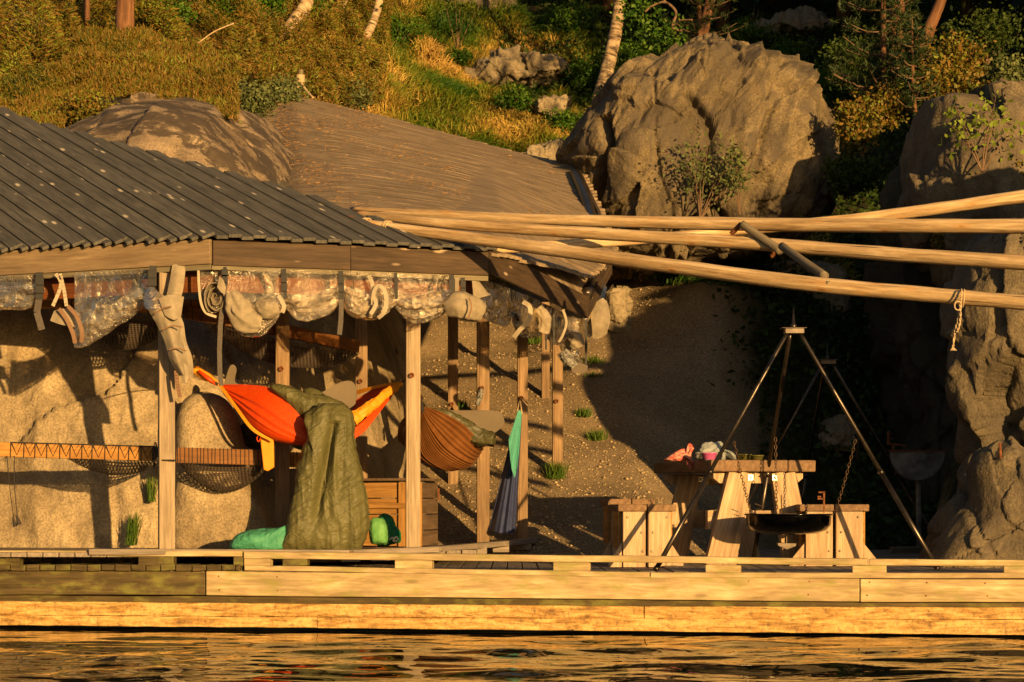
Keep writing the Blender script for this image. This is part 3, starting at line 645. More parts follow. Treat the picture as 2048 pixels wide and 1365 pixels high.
jb('fascia_board', 'dock', (414, 1719, 1142, 1191, 1158, 1204, .045), lab='pale sunlit front board of the jetty')
jb('fascia_board', 'dock', (1721, 2120, 1158, 1204, 1159, 1204, .045), lab='pale sunlit front board at the right end of the jetty')
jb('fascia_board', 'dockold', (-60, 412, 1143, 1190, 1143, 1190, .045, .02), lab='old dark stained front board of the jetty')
jb('edge_strip', 'dock', (491, 1300, 1131, 1141, 1145, 1156, .07, -.015)); jb('edge_strip', 'dock', (1302, 2120, 1145, 1156, 1146, 1157, .07, -.015))
m = MB(); xx = -60
while xx < 489:
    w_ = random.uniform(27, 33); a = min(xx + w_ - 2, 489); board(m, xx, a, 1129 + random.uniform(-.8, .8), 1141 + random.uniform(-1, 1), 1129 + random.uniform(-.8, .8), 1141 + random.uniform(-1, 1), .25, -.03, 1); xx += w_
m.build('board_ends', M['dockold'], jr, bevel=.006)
jb('kerb_rail', 'dock', (-60, 488, 1101, 1112, 1102, 1113, .10, .02), lab='mossy old kerb rail at the left end')
jb('kerb_rail', 'dock', (491, 1735, 1103, 1117, 1118, 1131, .10, .0)); jb('kerb_rail', 'dock', (1738, 2120, 1118, 1131, 1121, 1133, .10, .0))
for a, b, y0, y1, mm in [(-40, 43, 1113, 1130, 'dockold'), (280, 350, 1113, 1130, 'dockold'), (470, 489, 1113, 1130, 'dockold'), (491, 543, 1118, 1131, 'dock'), (568, 617, 1118, 1130, 'dockold'), (792, 866, 1120, 1136, 'dock'),
                     (1108, 1180, 1125, 1141, 'dock'), (1412, 1482, 1130, 1145, 'dock'), (1705, 1773, 1131, 1146, 'dock'), (2007, 2080, 1132, 1146, 'dock')]:
    jb('spacer_block', mm, (a, b, y0, y1, y0, y1, .10, .0, 1) if False else (a, b, y0, y1 + 2, y0, y1 + 2, .09, .004, 1))
jb('recess_shade_board', 'dockold', (-60, 2120, 1190, 1216, 1203, 1218, .06, .09, 30))  # dark board colour carries the shade of the recess over the timbers
nails = [(px_, r_) for px_ in list(range(440, 2048, 118)) for r_ in (.22, .78)]
m = MB()
for px_, r_ in nails:
    t = (px_ - 414) / (2120 - 414); row = lerp(1142, 1158, t) * (1 - r_) + lerp(1191, 1204, t) * r_; c = P(px_ + random.uniform(-6, 6), row, dockY(px_) + .0); m.tube([c + Vector((0, .004, 0)), c - Vector((0, .003, 0))], .0055, 7)
o = m.build('screw_heads', M['rust'], jr); o['kind'] = 'stuff'
# waterline timbers
jb('float_timber', 'docklow', (-60, 1290, 1201, 1228.5, 1212, 1237, .20, .02, 30)); jb('float_timber', 'docklow', (1292, 2120, 1212, 1237, 1214, 1238, .20, .02, 20)); jb('float_timber', 'docklow', (-60, 640, 1229, 1249, 1233.5, 1255, .20, .006, 30)); jb('float_timber', 'docklow', (641, 2120, 1233.5, 1255, 1239, 1270, .20, .006, 40))
m = MB(); m.beam((-5.2, 17.75, -.38), (5.2, 16.35, -.38), .2, .4); m.build('float_core', M['black'], jr)  # black puts the shadow line and wet band at the waterline into colour
# raised floor under the roof, with its kerb
pf = MB(); x = -4.9
while x < -0.3:
    yb = 19.4 if x < -1.3 else 22.6
    y0 = 17.10 + max(0, (x + 1.6)) * 0.75
    pf.beam((x, y0, .105), (x, yb, .105), .112, .035); x += .12
pf.build('shelter_floor', M['deck'], jr, bevel=.004)
m = MB(); kp = [(180, 1098, 17.05), (690, 1104, 17.05), (870, 1098, 17.8), (1000, 1087, 19.3), (1100, 1078, 21.0), (1160, 1069, 22.8)]
kp = [(180, 1104, 17.1), (700, 1106, 17.0), (870, 1099, 17.8), (1000, 1088, 19.3), (1100, 1078, 21.0), (1162, 1068, 22.8)]
for i in range(len(kp) - 1): m.beam(P(*kp[i]), P(*kp[i + 1]), .09, .045)
m.build('curved_kerb', M['deck'], jr, bevel=.006)
for px, py, y in [(700, 1116, 17.0), (760, 1115, 17.3), (860, 1110, 17.8), (905, 1107, 18.2), (955, 1102, 18.8), (1000, 1098, 19.4), (1045, 1093, 20.1), (1090, 1087, 20.9), (1135, 1081, 22.1)]:
    m = MB(); m.beam(P(px, py, y) + Vector((-.07, .0, 0)), P(px, py, y) + Vector((.07, .03, 0)), .09, .06)
    m.build('kerb_block', M['deck'], jr, bevel=.006)

# ------------------------------------------------------------------ shelter
sh_r = thing('open_shelter', 'low open timber shelter with grey and brown plank roofs on square posts', 'shelter', (-1.5, 18.5, 0.0))
POSTS = [(333, 34, 17.25, 1.10, 'postgrey', 2.36, 14), (565, 30, 18.7, 1.1, 'post', 2.42, 6), (723, 26, 19.9, 1.1, 'post', 2.5, 4), (826, 31, 17.9, 1.1, 'postgrey', 2.36, 5),
         (906, 22, 22.3, 1.1, 'post', 2.62, 4), (966, 27, 19.7, 1.1, 'post', 2.34, 4), (1045, 22, 20.3, 1.1, 'post', 2.34, 3), (1091, 17, 25.0, 1.1, 'post', 2.7, 3), (1115, 22, 22.6, 1.1, 'post', 2.30, 3)]
for i, (px, wpx, y, _, mt, top, yaw) in enumerate(POSTS):
    xx = (px - 1024) / F * y; ww = W(wpx, y) * .92
    b = 0.12 if y < 22 and px < 1000 else tz(xx, y) - .1
    if px == 1045: b = 0.02
    m = MB(); a = R(yaw); m.beam((xx, y, b), (xx, y, top), ww, ww * .95, up=(math.sin(a), -math.cos(a), 0))
    m.beam((xx - ww * .27, y - ww * .5, b), (xx - ww * .27, y - ww * .5, top), .012, .01, up=(0, -1, 0))
    po = m.build('post', M[mt], sh_r, bevel=.006)
    if i not in (0, 7):
        h = {565: 737, 723: 762, 826: 750, 906: 808, 966: 776, 1045: 796, 1115: 802}[px]
        m = MB(); c = P(px - 2, h, y - ww * .56); m.tube([c + Vector((0, .02, 0)), c - Vector((0, .02, 0))], .017, 10)
        m.tube([c + Vector((.016 * math.cos(t), -.03, .016 * math.sin(t) - .006)) for t in np.linspace(0, 6.2, 12)], .005, 6)
        m.build('eye_bolt', M['rust'], po)

G = Vector((-0.6, 1.0, 0.40))
EAVE = [(-420, 515, 18.6), (0, 504, 17.75), (422, 479, 17.0), (700, 492, 17.35), (975, 505, 17.9)]
EV = [P(*e) for e in EAVE]
def eave(t):                                             # t in 0..1 by pixel column
    px = lerp(-420, 975, t)
    for i in range(len(EAVE) - 1):
        if px <= EAVE[i + 1][0] or i == len(EAVE) - 2:
            a, b = EAVE[i], EAVE[i + 1]; k = (px - a[0]) / (b[0] - a[0]); return EV[i].lerp(EV[i + 1], k)
BACK = [(-500, 60), (-200, 168), (0, 228), (85, 258), (150, 274), (350, 328), (440, 352), (550, 382), (640, 410), (720, 441), (800, 462), (900, 484), (950, 494), (975, 503), (1100, 560)]
def proj(p): return 1024 + p.x / p.y * F, HZ - (p.z - CZ) / p.y * F
def backrow(px): return np.interp(px, [b[0] for b in BACK], [b[1] for b in BACK])
m = MB(); p = Vector(EV[0]); out = []
# walk along the eave in steps of one board
total = [0]; 
for i in range(len(EV) - 1): total.append(total[-1] + (EV[i + 1] - EV[i]).length)
s_ = 0.0; k = 0; BW = 0.098
def eave_s(s):
    for i in range(len(EV) - 1):
        if s <= total[i + 1] or i == len(EV) - 2:
            t = (s - total[i]) / (total[i + 1] - total[i]); return EV[i].lerp(EV[i + 1], t), (EV[i + 1] - EV[i]).normalized()
while s_ < total[-1] - .02:
    e, dr = eave_s(s_ + BW / 2)
    L = 0.0
    while L < 5.5:
        q_ = e + G * L; a_, b_ = proj(q_)
        if b_ < backrow(a_): break
        L += .02
    nrm = dr.cross(G).normalized(); 
    if nrm.z < 0: nrm = -nrm
    lift = 0.034 + (0.014 if k % 2 else 0.0)
    a0 = e - G * (.045 + random.uniform(0, .012)) + nrm * lift
    if L > .06: m.beam(a0, e + G * (L + random.uniform(-.02, .01)) + nrm * lift, BW * (1.06 if k % 2 else .98) * 1.0, .026, up=nrm)
    s_ += BW * .97; k += 1
m.build('grey_roof', M['roofgrey'], sh_r, bevel=.003)
# boarding that closes the grey roof from below
m = MB(); vs = []; n_ = 60
for i in range(n_ + 1):
    e, dr = eave_s(total[-1] * i / n_); L = 0.0
    while L < 5.5:
        a_, b_ = proj(e + G * L)
        if b_ < backrow(a_) + 3: break
        L += .03
    vs += [e + Vector((0, .03, -.005)), e + G * max(.05, L - .05)]
vs2 = [v_ - Vector((0, 0, .02)) for v_ in vs]; N_ = len(vs)
m.add(vs + vs2, [(2 * i, 2 * i + 2, 2 * i + 3, 2 * i + 1) for i in range(n_)] + [(N_ + 2 * i, N_ + 2 * i + 1, N_ + 2 * i + 3, N_ + 2 * i + 2) for i in range(n_)])
m.build('roof_boarding', M['inner'], sh_r)
def strip(name, mat, pts, h, th, lab=None, drop=0.0, seg=6, back=0.0):
    m = MB()
    for i in range(len(pts) - 1):
        off = Vector((0, back, -drop - h / 2)); m.beam(pts[i] + off, pts[i + 1] + off, th, h, seg=seg, jit=.001)
    o = m.build(name, M[mat], sh_r, bevel=.004)
    if lab: o['label'] = lab
    return o
strip('fascia_board', 'fascialight', [EV[0], EV[1], EV[2]], .185, .035, 'pale newer fascia board of the left roof edge')
strip('fascia_board', 'fascia', [EV[2] + Vector((.012, 0, -.008)), EV[3], EV[4]], .185, .035, 'dark weathered fascia board of the middle roof edge')
strip('batten', 'batten', [EV[0], EV[1], EV[2], EV[3], EV[4]], .04, .03, drop=.186, back=.02)
strip('inner_beam', 'inner', [EV[0], EV[1], EV[2], EV[3], EV[4] - Vector((.1, 0, 0))], .16, .06, drop=.21, back=.22)
# brown roof: a warped plane of boards
bot = [(470, 420, 22.6), (600, 396, 21.6), (720, 428, 20.2), (860, 470, 18.9), (975, 503, 17.92), (1070, 552, 19.1), (1165, 600, 20.5)]
top = [(432, 246, 29.5), (585, 189, 31.0), (720, 222, 30.3), (860, 260, 29.4), (960, 288, 28.6), (1060, 314, 27.6), (1147, 334, 26.6)]
right = [(1165, 600, 20.5), (1214, 512, 22.0), (1192, 430, 24.2), (1147, 334, 26.6)]
def poly_at(pl, t):
    x = t * (len(pl) - 1); i = min(int(x), len(pl) - 2); return P(*pl[i]).lerp(P(*pl[i + 1]), x - i)
nu, nv = 120, 110
B = np.array([poly_at(bot, i / (nu - 1)) for i in range(nu)]); Tt = np.array([poly_at(top, i / (nu - 1)) for i in range(nu)])
Rr = np.array([poly_at(right, j / (nv - 1)) for j in range(nv)]); Ll = np.array([lerp(B[0], Tt[0], j / (nv - 1)) for j in range(nv)])
u = np.linspace(0, 1, nu)[:, None, None]; v_ = np.linspace(0, 1, nv)[None, :, None]
S = (1 - v_) * B[:, None] + v_ * Tt[:, None] + (1 - u) * Ll[None] + u * Rr[None] - ((1 - u) * (1 - v_) * B[0] + u * (1 - v_) * B[-1] + (1 - u) * v_ * Tt[0] + u * v_ * Tt[-1])
def roof_pt(a, b):
    x = min(max(a, 0), 1) * (nu - 1); y = min(max(b, 0), 1) * (nv - 1); i = min(int(x), nu - 2); j = min(int(y), nv - 2); fx = x - i; fy_ = y - j
    return Vector(S[i, j] * (1 - fx) * (1 - fy_) + S[i + 1, j] * fx * (1 - fy_) + S[i, j + 1] * (1 - fx) * fy_ + S[i + 1, j + 1] * fx * fy_)
# boards parallel to the top edge: cut the surface along planes of constant q
dtop = Vector((Tt[-1] - Tt[1])); dtop.z = 0; dtop.normalize(); perp = Vector((dtop.y, -dtop.x, 0))
if perp.y > 0: perp = -perp
Q = S @ np.array(perp); qmin, qmax = Q.min(), Q.max()
m = MB(); bw = 0.125; q0 = qmin; k = 0
flat = S.reshape(-1, 3); 
while q0 < qmax:
    # sample along the board: find the span in dtop where the surface exists
    mask = (Q > q0 - .06) & (Q < q0 + bw + .06); pts = S[mask]
    if len(pts) > 3:
        al = pts @ np.array(dtop); o_ = np.argsort(al); al = al[o_]; zz_ = pts[o_][:, 2]; 
        # smooth z along the board
        nseg = max(2, int((al[-1] - al[0]) / .35)); knots = np.linspace(al[0] - .03, al[-1] + .045, nseg + 1)
        zk = np.array([zz_[np.abs(al - kk) < .7].mean() if (np.abs(al - kk) < .7).any() else np.interp(kk, al, zz_) for kk in knots])
        ro = random.uniform(0, 60); lift = random.uniform(0, .009)
        vs = []; gs = []
        for kk, zq in zip(knots, zk):
            for e_, (qq) in enumerate((q0 + .007, q0 + bw - .007)):
                # z slope across the board from local samples
                near = pts[np.abs(pts @ np.array(dtop) - kk) < .7]
                if len(near) > 3:
                    A_ = np.c_[near @ np.array(perp), near @ np.array(dtop), np.ones(len(near))]
                    sol = np.linalg.lstsq(A_, near[:, 2], rcond=None)[0]; z_ = sol[0] * qq + sol[1] * kk + sol[2]
                    z_ = min(max(z_, zq - .15), zq + .15)
                else: z_ = zq
                pt = perp * qq + dtop * kk
                for dz in (0, -.025): vs.append((pt.x, pt.y, z_ + lift + dz)); gs.append((kk + ro, (qq - q0), dz))
        fs = [(0, 1, 3, 2)]
        for i in range(nseg):
            a_ = 4 * i; b_ = a_ + 4
            fs += [(a_, a_ + 2, b_ + 2, b_), (a_ + 1, b_ + 1, b_ + 3, a_ + 3), (a_, b_, b_ + 1, a_ + 1), (a_ + 2, a_ + 3, b_ + 3, b_ + 2)]
        fs.append((4 * nseg, 4 * nseg + 2, 4 * nseg + 3, 4 * nseg + 1)); m.add(vs, fs, gs)
    q0 += bw; k += 1
m.build('brown_roof', M['roofbrown'], sh_r)
vv = S.reshape(-1, 3).copy(); vv[:, 2] -= .010
np_mesh('roof_underlay', vv, grid_faces(nu, nv), M['roofbrown'], sh_r, grain=np.stack([vv @ np.array(dtop), vv @ np.array(perp), vv[:, 2] * 0], 1))
BE = [P(*b) for b in bot[4:]]
strip('fascia_board', 'fascia', [BE[0] + Vector((.01, -.03, .03)), BE[1] + Vector((.03, -.03, .03)), BE[2] + Vector((.03, -.03, .03))], .20, .03, 'dark fascia board of the short side eave')
strip('verge_board', 'fascia', [P(*r) + Vector((.03, 0, .03)) for r in right], .20, .035, 'dark verge board down the right side of the brown roof')
m = MB(); m.tube(smoothpath([P(1150, 345, 26.2), P(1168, 385, 25.0), P(1182, 430, 24.2), P(1205, 500, 22.5), P(1172, 590, 20.6)], 5), .06, 10); m.build('drain_pipe', M['pipe'], sh_r, smooth=True)
m = MB(); m.prism([P(520, 345, 23.5), P(548, 352, 23.2), P(600, 392, 21.5), P(585, 396, 21.5), P(546, 376, 22.0)], (0, 0, .03)); m.build('flashing', M['batten'], sh_r)

# ------------------------------------------------------------------ logs
lf = thing('pole_frame', 'frame of three long pale logs with two crossbars, laid from the roof edge', 'frame', (1.5, 16.4, 2.0))
def log(name, pts, rads, mat, parent, lab=None, n=14):
    m = MB(); pp = smoothpath([P(*p) for p in pts], 7); nn = len(pp)
    rr = [np.interp(i / (nn - 1), np.linspace(0, 1, len(rads)), rads) * (1 + .02 * math.sin(i * 1.7) + random.uniform(-.012, .012)) for i in range(nn)]
    m.tube(pp, rr, n, rough=.015); o = m.build(name, M[mat], parent, smooth=True)
    if lab: o['label'] = lab
    return o
log('log', [(704, 422, 19.6), (860, 429, 19.0), (1100, 440, 18.3), (1500, 449, 17.3), (1800, 452, 16.5), (2048, 453, 16.0), (2300, 453, 15.5)], [.034, .042, .052, .052, .054], 'log', lf, 'topmost long log of the frame')
log('log', [(712, 428, 19.3), (860, 445, 18.7), (1100, 462, 18.0), (1500, 487, 17.0), (1800, 510, 16.2), (2048, 526, 15.6), (2300, 541, 15.1)], [.030, .046, .050, .052, .055], 'log', lf, 'middle long log of the frame')
l3 = log('log', [(722, 447, 18.2), (800, 458, 18.0), (1000, 485, 17.4), (1300, 527, 16.5), (1600, 566, 15.7), (1850, 589, 15.2), (2048, 606, 14.8), (2300, 628, 14.3)], [.036, .042, .052, .054, .052, .050, .052], 'log', lf, 'lowest long log of the frame, with a rusty hook at its tip')
log('crossbar', [(1484, 449, 17.0), (1520, 474, 16.9), (1562, 503, 16.75)], [.030, .033], 'logdark', lf); log('crossbar', [(1564, 493, 16.6), (1605, 522, 16.2), (1650, 553, 15.85)], [.030, .031], 'logdark', lf)
for a in [(1476, 455, 17.1), (1556, 499, 16.8)]:
    m = MB(); c = P(*a); m.tube([c - Vector((.05, 0, .05)), c + Vector((.02, -.05, .02))], .02, 8); m.build('bracket', M['rust'], lf)
m = MB(); c = P(722, 447, 18.2)
m.tube([c, c - Vector((.05, 0, -.01))], .035, 10); m.beam(c + Vector((-.05, 0, .045)), c + Vector((-.10, 0, .05)), .05, .018); m.beam(c + Vector((-.05, 0, -.02)), c + Vector((-.10, 0, -.015)), .05, .018)
m.build('end_hook', M['rust'], lf, bevel=.003)
for px, py, yy in [(733, 449, 18.18), (775, 455, 18.08)]:
    m = MB(); d = (P(800, 458, 18.0) - P(722, 447, 18.2)).normalized()
    for k in range(4):
        c = P(px, py, yy) + d * (.012 * k - .02); s_ = d.cross(Vector((0, 0, 1))).normalized(); u_ = s_.cross(d)
        m.tube([c + (s_ * math.cos(t) + u_ * math.sin(t)) * (.047 + .002 * (k % 2)) for t in np.linspace(0, 6.283, 16)], .007, 6)
    m.build('rope_lashing', M['rope'], lf, smooth=True)
m = MB(); c = P(1660, 567, 15.58) - Vector((0, .055, 0)); m.beam(c - Vector((.03, 0, .003)), c + Vector((.03, 0, -.003)), .006, .028, seg=1); m.build('metal_tag', M['tagplate'], lf, bevel=.002)
fl = log('long_pole', [(958, 497, 18.4), (1100, 492, 18.6), (1300, 478, 18.8), (1480, 460, 18.9), (1700, 440, 18.8), (1900, 414, 18.6), (2048, 393, 18.4), (2300, 360, 18.1)], [.045, .04, .046, .05, .055], 'log', None, None)
tag(fl, 'single long pale pole rising to the right behind the three-log frame', 'pole')
m = MB(); c = P(1921, 597, 15.0); d = Vector((1, -.1, -.08)).normalized(); s_ = d.cross(Vector((0, 0, 1))).normalized(); u_ = s_.cross(d)
for k in range(2):
    m.tube([c + d * (.018 * k) + (s_ * math.cos(t) + u_ * math.sin(t)) * .060 for t in np.linspace(0, 6.283, 20)], .005, 6)
for pts in ([(1920, 610, 14.92), (1916, 640, 14.92), (1910, 665, 14.92), (1906, 694, 14.93)], [(1920, 610, 14.90), (1921, 630, 14.90), (1919, 650, 14.90), (1914, 665, 14.9)]):
    pp = smoothpath([P(*p) for p in pts], 8)
    for ph in (0, 3.14): m.tube([p + Vector((math.cos(i * .8 + ph), math.sin(i * .8 + ph), 0)) * .004 for i, p in enumerate(pp)], .0042, 6)
m.tube([P(1916 + 7 * math.cos(t), 612 + 9 * math.sin(t), 14.9) for t in np.linspace(0, 6.2, 12)], .005, 6)
for kx in range(5): m.tube([P(1906, 694, 14.93), P(1901 + 3 * kx, 702, 14.93)], .003, 5)
tag(m.build('rope', M['rope'], smooth=True), 'frayed rope knotted round the lowest log, its ends dangling', 'rope')

# ------------------------------------------------------------------ rolled clear curtains
def pathroll(pts, rad, name, mat, parent, n=34, sub=12, crumple=.011, wr=.22, seed=1, squash=.8, seg=6.0, open_=False, twist=0.0):
    """crumpled rolled sheet: tube with long creases"""
    pp = smoothpath(pts, sub); nn = len(pp); rr = np.interp(np.linspace(0, 1, nn), np.linspace(0, 1, len(rad)), rad)
    vs = []; gs = []
    A = np.array([tuple(p) for p in pp]); Tn = np.gradient(A, axis=0); Tn /= np.linalg.norm(Tn, axis=1)[:, None]
    up = np.array([0, 0, 1.0]); prevx = None
    al = np.concatenate([[0], np.cumsum(np.linalg.norm(np.diff(A, axis=0), axis=1))])
    an = np.linspace(0, 2 * math.pi, n, endpoint=False)
    V = np.zeros((nn, n, 3))
    for k in range(nn):
        s = np.cross(Tn[k], [0, 1.0, 0]); s /= np.linalg.norm(s) + 1e-9; yv = np.cross(s, Tn[k])
        V[k] = A[k] + rr[k] * (np.cos(an)[:, None] * s + np.sin(an)[:, None] * yv * squash)
    q = np.stack([np.repeat(al[:, None], n, 1) * 5 + seed * 3, np.cos(an)[None] * 2.4 + al[:, None] * twist, np.sin(an)[None] * 2.4 + al[:, None] * 0], -1).reshape(-1, 3)
    d = (1 - np.abs(fbm(q, 3, seed)) * 2.0).reshape(nn, n)
    q2 = q * np.array([1.6, 2.2, 2.2]) + 7; d2 = (1 - np.abs(fbm(q2, 3, seed + 50)) * 2.2).reshape(nn, n)
    V += (V - A[:, None]) * ((d[..., None] - .3) * wr + (d2[..., None] - .3) * wr * .45)
    vf = V.reshape(-1, 3); vf = vf + crumple * np.stack([fbm(vf * 15 + seed, 2, seed + 70, True), fbm(vf * 13 + 4, 3, seed + 73, True) * 1.6, fbm(vf * 15 + 8, 2, seed + 76, True)], 1)
    return np_mesh(name, vf, grid_faces(nn, n, True), mat, parent, smooth=True, grain=vf)
def sheet(rows, name, mat, parent, seed=1, amp=.02, nu=26, nv=10, freq=4.0, smooth=True):
    """cloth through a grid of control points: rows[j][i]"""
    C_ = [[Vector(p) for p in smoothpath(r, max(2, nu // (len(r) - 1)))] for r in rows]
    nn = min(len(c) for c in C_); cols = []
    for i in range(nn): cols.append([tuple(p) for p in smoothpath([c[i] for c in C_], max(2, nv // max(1, len(rows) - 1)))])
    V = np.array(cols); sh = V.shape; v = V.reshape(-1, 3)
    v = v + np.array([[0.15, 1, .15]]) * (amp * fbm(v * freq + seed * 5.1, 3, seed))[:, None]
    return np_mesh(name, v, grid_faces(sh[0], sh[1]), mat, parent, smooth=smooth, grain=v)
def strap_at(parent, px, y0, y1, Y, wpx=11, tail=None, mat='strap', lean=0):
    m = MB(); c = W(wpx, Y)
    m.beam(P(px, y0, Y), P(px + lean, y1, Y), .012, c, up=(1, 0, 0), seg=3, jit=.001)
    o = m.build('strap', M[mat], parent)
    if mat == 'strap':
        for yy in (lerp(y0, y1, .32), lerp(y0, y1, .62)):
            b = MB(); q_ = P(px + lean * .5, yy, Y - .014); b.beam(q_ - Vector((c * .62, 0, 0)), q_ + Vector((c * .62, 0, 0)), .018, W(16, Y)); b.build('buckle', M['strap'], o, bevel=.003)
    if tail:
        t = MB(); pp = [P(px + lean, y1 - 6, Y + .01)] + [P(*p) for p in tail]
        for i in range(len(pp) - 1): t.beam(pp[i], pp[i + 1], .006, c * .95, up=(1, 0, 0))
        t.build('strap_tail', M['strapgrey'], parent)
def hem(parent, pts, wpx, Y, mat='webbing'):
    m = MB(); pp = smoothpath([P(p[0], p[1], p[2] if len(p) > 2 else Y) for p in pts], 5)
    for i in range(len(pp) - 1):
        d = (pp[i + 1] - pp[i]).normalized(); m.beam(pp[i], pp[i + 1] + d * .003, .006, W(wpx, Y), up=d.cross(Vector((0, 1, 0))))
    return m.build('hem', M[mat], parent)

def hammock(name, A_, Bm, C_, mat, parent, nu=150, nv=60, pleats=14, amp=.014, seed=1, crumple=0.0):
    """cloth between a front edge A_, the lowest line Bm and a back edge C_, all (px,row,Y) from end to end"""
    def crv(pl):
        pp = np.array([tuple(p) for p in smoothpath([P(*p) for p in pl], 16)]); s = np.concatenate([[0], np.cumsum(np.linalg.norm(np.diff(pp, axis=0), axis=1))]); s /= s[-1]
        t = np.linspace(0, 1, nu); return np.stack([np.interp(t, s, pp[:, k]) for k in range(3)], 1)
    a, b, c = crv(A_), crv(Bm), crv(C_); t = np.linspace(0, 1, nv)[None, :, None]
    mid = 2 * b - .5 * (a + c)                            # quadratic through a, b, c
    V = (1 - t) ** 2 * a[:, None] + 2 * t * (1 - t) * mid[:, None] + t ** 2 * c[:, None]
    u = np.linspace(0, 1, nu)[:, None]; tv = t[..., 0]
    tq = np.linspace(0, 1, nv); z0_ = np.zeros(nv)
    n1_ = vnoise(np.stack([tq * pleats * .5, z0_ + seed, z0_], 1), seed); n2_ = vnoise(np.stack([tq * pleats * .33, z0_ + seed * 2, z0_ + 3], 1), seed + 1)
    ph = tv * pleats * 2 * math.pi + (5.5 * n1_)[None] + 1.2 * vnoise(np.stack([np.repeat(u * 3, nv, 1).ravel(), np.repeat(tv * 6, nu, 0).ravel(), np.full(nu * nv, seed * 1.7)], 1), seed).reshape(nu, nv)
    wdt = np.linalg.norm(V[:, 0] - V[:, -1], axis=1)[:, None]
    env = amp * np.clip(np.abs(2 * u - 1) * 1.1 + .15, 0, 1) * np.minimum(1, wdt / .12)
    dn = (np.sin(ph) * .6 + np.abs(np.sin(ph * .5 + 1)) * .9) * (.55 + .9 * np.clip(n2_ + .35, 0, 1))[None]
    nrm = V - (a + c)[:, None] / 2; nrm /= np.linalg.norm(nrm, axis=2)[..., None] + .03
    V = V + nrm * (dn * env)[..., None]
    if crumple:
        vf = V.reshape(-1, 3); V = (vf + crumple * np.stack([0 * vf[:, 0], fbm(vf * 9 + seed, 3, seed, True), fbm(vf * 8 + seed + 9, 3, seed + 3, True) * .7], 1)).reshape(V.shape)
    return np_mesh(name, V.reshape(-1, 3), grid_faces(nu, nv), mat, parent, smooth=True, grain=V.reshape(-1, 3))
def curtain(lab, top, segs, straps, seed, group='rolled clear curtains under the roof edge'):
    """top: (px,row,Y) along the batten; segs: list of (points, radii)"""
    c = [t for t in top]; r = thing('rolled_curtain', lab, 'curtain', P(*c[len(c) // 2]), group)
    k = 0
    for pts, rad in segs:
        rr_ = np.interp(np.linspace(0, 1, len(pts)), np.linspace(0, 1, len(rad)), rad)
        for q_, (f1, dy_) in enumerate(((1.0, 0.0), (.72, .012), (.45, .02))):
            A1 = [(p[0], p[1] - (.75 - .35 * q_) * r_, p[2] - W(r_ * .62 * f1, p[2]) + dy_) for p, r_ in zip(pts, rr_)]
            B1 = [(p[0] + 4 * q_, p[1] + r_ * (1.0 if q_ == 0 else f1 * .9), p[2] + dy_) for p, r_ in zip(pts, rr_)]
            C1 = [(p[0], p[1] - .8 * r_, p[2] + W(r_ * .7 * f1, p[2]) + dy_) for p, r_ in zip(pts, rr_)]
            hammock('clear_roll', A1, B1, C1, M['film'], r, nu=90, nv=60, pleats=4 + 2 * q_, amp=.030, seed=seed + k * 3 + q_, crumple=.022)
        top_ = [Vector((P(*p).x, P(*p).y, np.interp(p[0], [t[0] for t in top], [P(*t).z for t in top]))) for p in pts]
        sheet([top_, [lerp(a, P(*p), .5) + Vector((0, .02, 0)) for a, p in zip(top_, pts)], [P(p[0], p[1], p[2] + .01) for p in pts]], 'clear_film', M['film'], r, seed=seed + k, amp=.03, freq=3.5)
        k += 1
    return r
c1 = curtain('clear plastic curtain rolled up under the left fascia, its open end drooping', [(-60, 556, 17.85), (200, 545, 17.4), (420, 532, 17.05)],
             [([(-60, 590, 17.8), (-20, 596, 17.75), (40, 592, 17.65), (82, 578, 17.6)], [22, 24, 22, 14]),
              ([(148, 652, 17.4), (178, 648, 17.35), (225, 630, 17.3), (270, 600, 17.25), (304, 578, 17.2)], [36, 34, 30, 24, 12])], 0, 3)
strap_at(c1, 79, 545, 600, 17.55, 14, tail=[(74, 625, 17.5), (84, 660, 17.5)])
strap_at(c1, 306, 532, 585, 17.08, 14, tail=None, lean=-3)
for a in ([(112, 548), (122, 570), (106, 612)], [(120, 548), (128, 580), (133, 612)]): hem(c1, a, 7, 17.45)
hem(c1, [(118, 618, 17.30), (134, 640, 17.28), (146, 668, 17.28), (150, 686, 17.3)], 8, 17.3, 'brownhem'); hem(c1, [(136, 613, 17.27), (154, 634, 17.24), (164, 664, 17.24), (163, 684, 17.27)], 8, 17.3, 'brownhem')
sheet([[P(108, 622, 17.36), P(128, 618, 17.33), P(150, 625, 17.33)], [P(100, 642, 17.36), P(122, 650, 17.32), P(150, 655, 17.32)]], 'canvas_flap', M['canvas'], c1, 5)
sheet([[P(345, 530, 17.1), P(358, 528, 17.1), P(372, 528, 17.1)], [P(338, 570, 17.08), P(352, 575, 17.05), P(368, 575, 17.08)], [P(330, 605, 17.05), P(340, 612, 17.02), P(358, 610, 17.05)]], 'canvas_hem', M['canvas'], c1, 6)
def folded(path, wid, name, mat, parent, seed):
    L = []; R_ = []; Md = []
    for (px, py, y), w_ in zip(path, wid): L.append(P(px - w_, py + w_ * .25, y)); Md.append(P(px - w_ * .1, py, y - .07)); R_.append(P(px + w_, py - w_ * .2, y + .03))
    sheet([L, Md, R_], name, M[mat], parent, seed, amp=.022, nu=60, nv=22, freq=7)
    sheet([[p + Vector((.02, .07, 0)) for p in L], [p + Vector((.03, .11, -.01)) for p in Md], [p + Vector((.03, .05, -.02)) for p in R_]], name, M[mat], parent, seed + 1, amp=.02, nu=60, nv=22, freq=7)
folded([(302, 585, 17.06), (318, 612, 17.0), (334, 642, 16.97), (346, 678, 16.97), (357, 716, 16.97), (368, 750, 17.0)], (13, 22, 22, 17, 17, 9), 'canvas_fold', 'canvas', c1, 8)
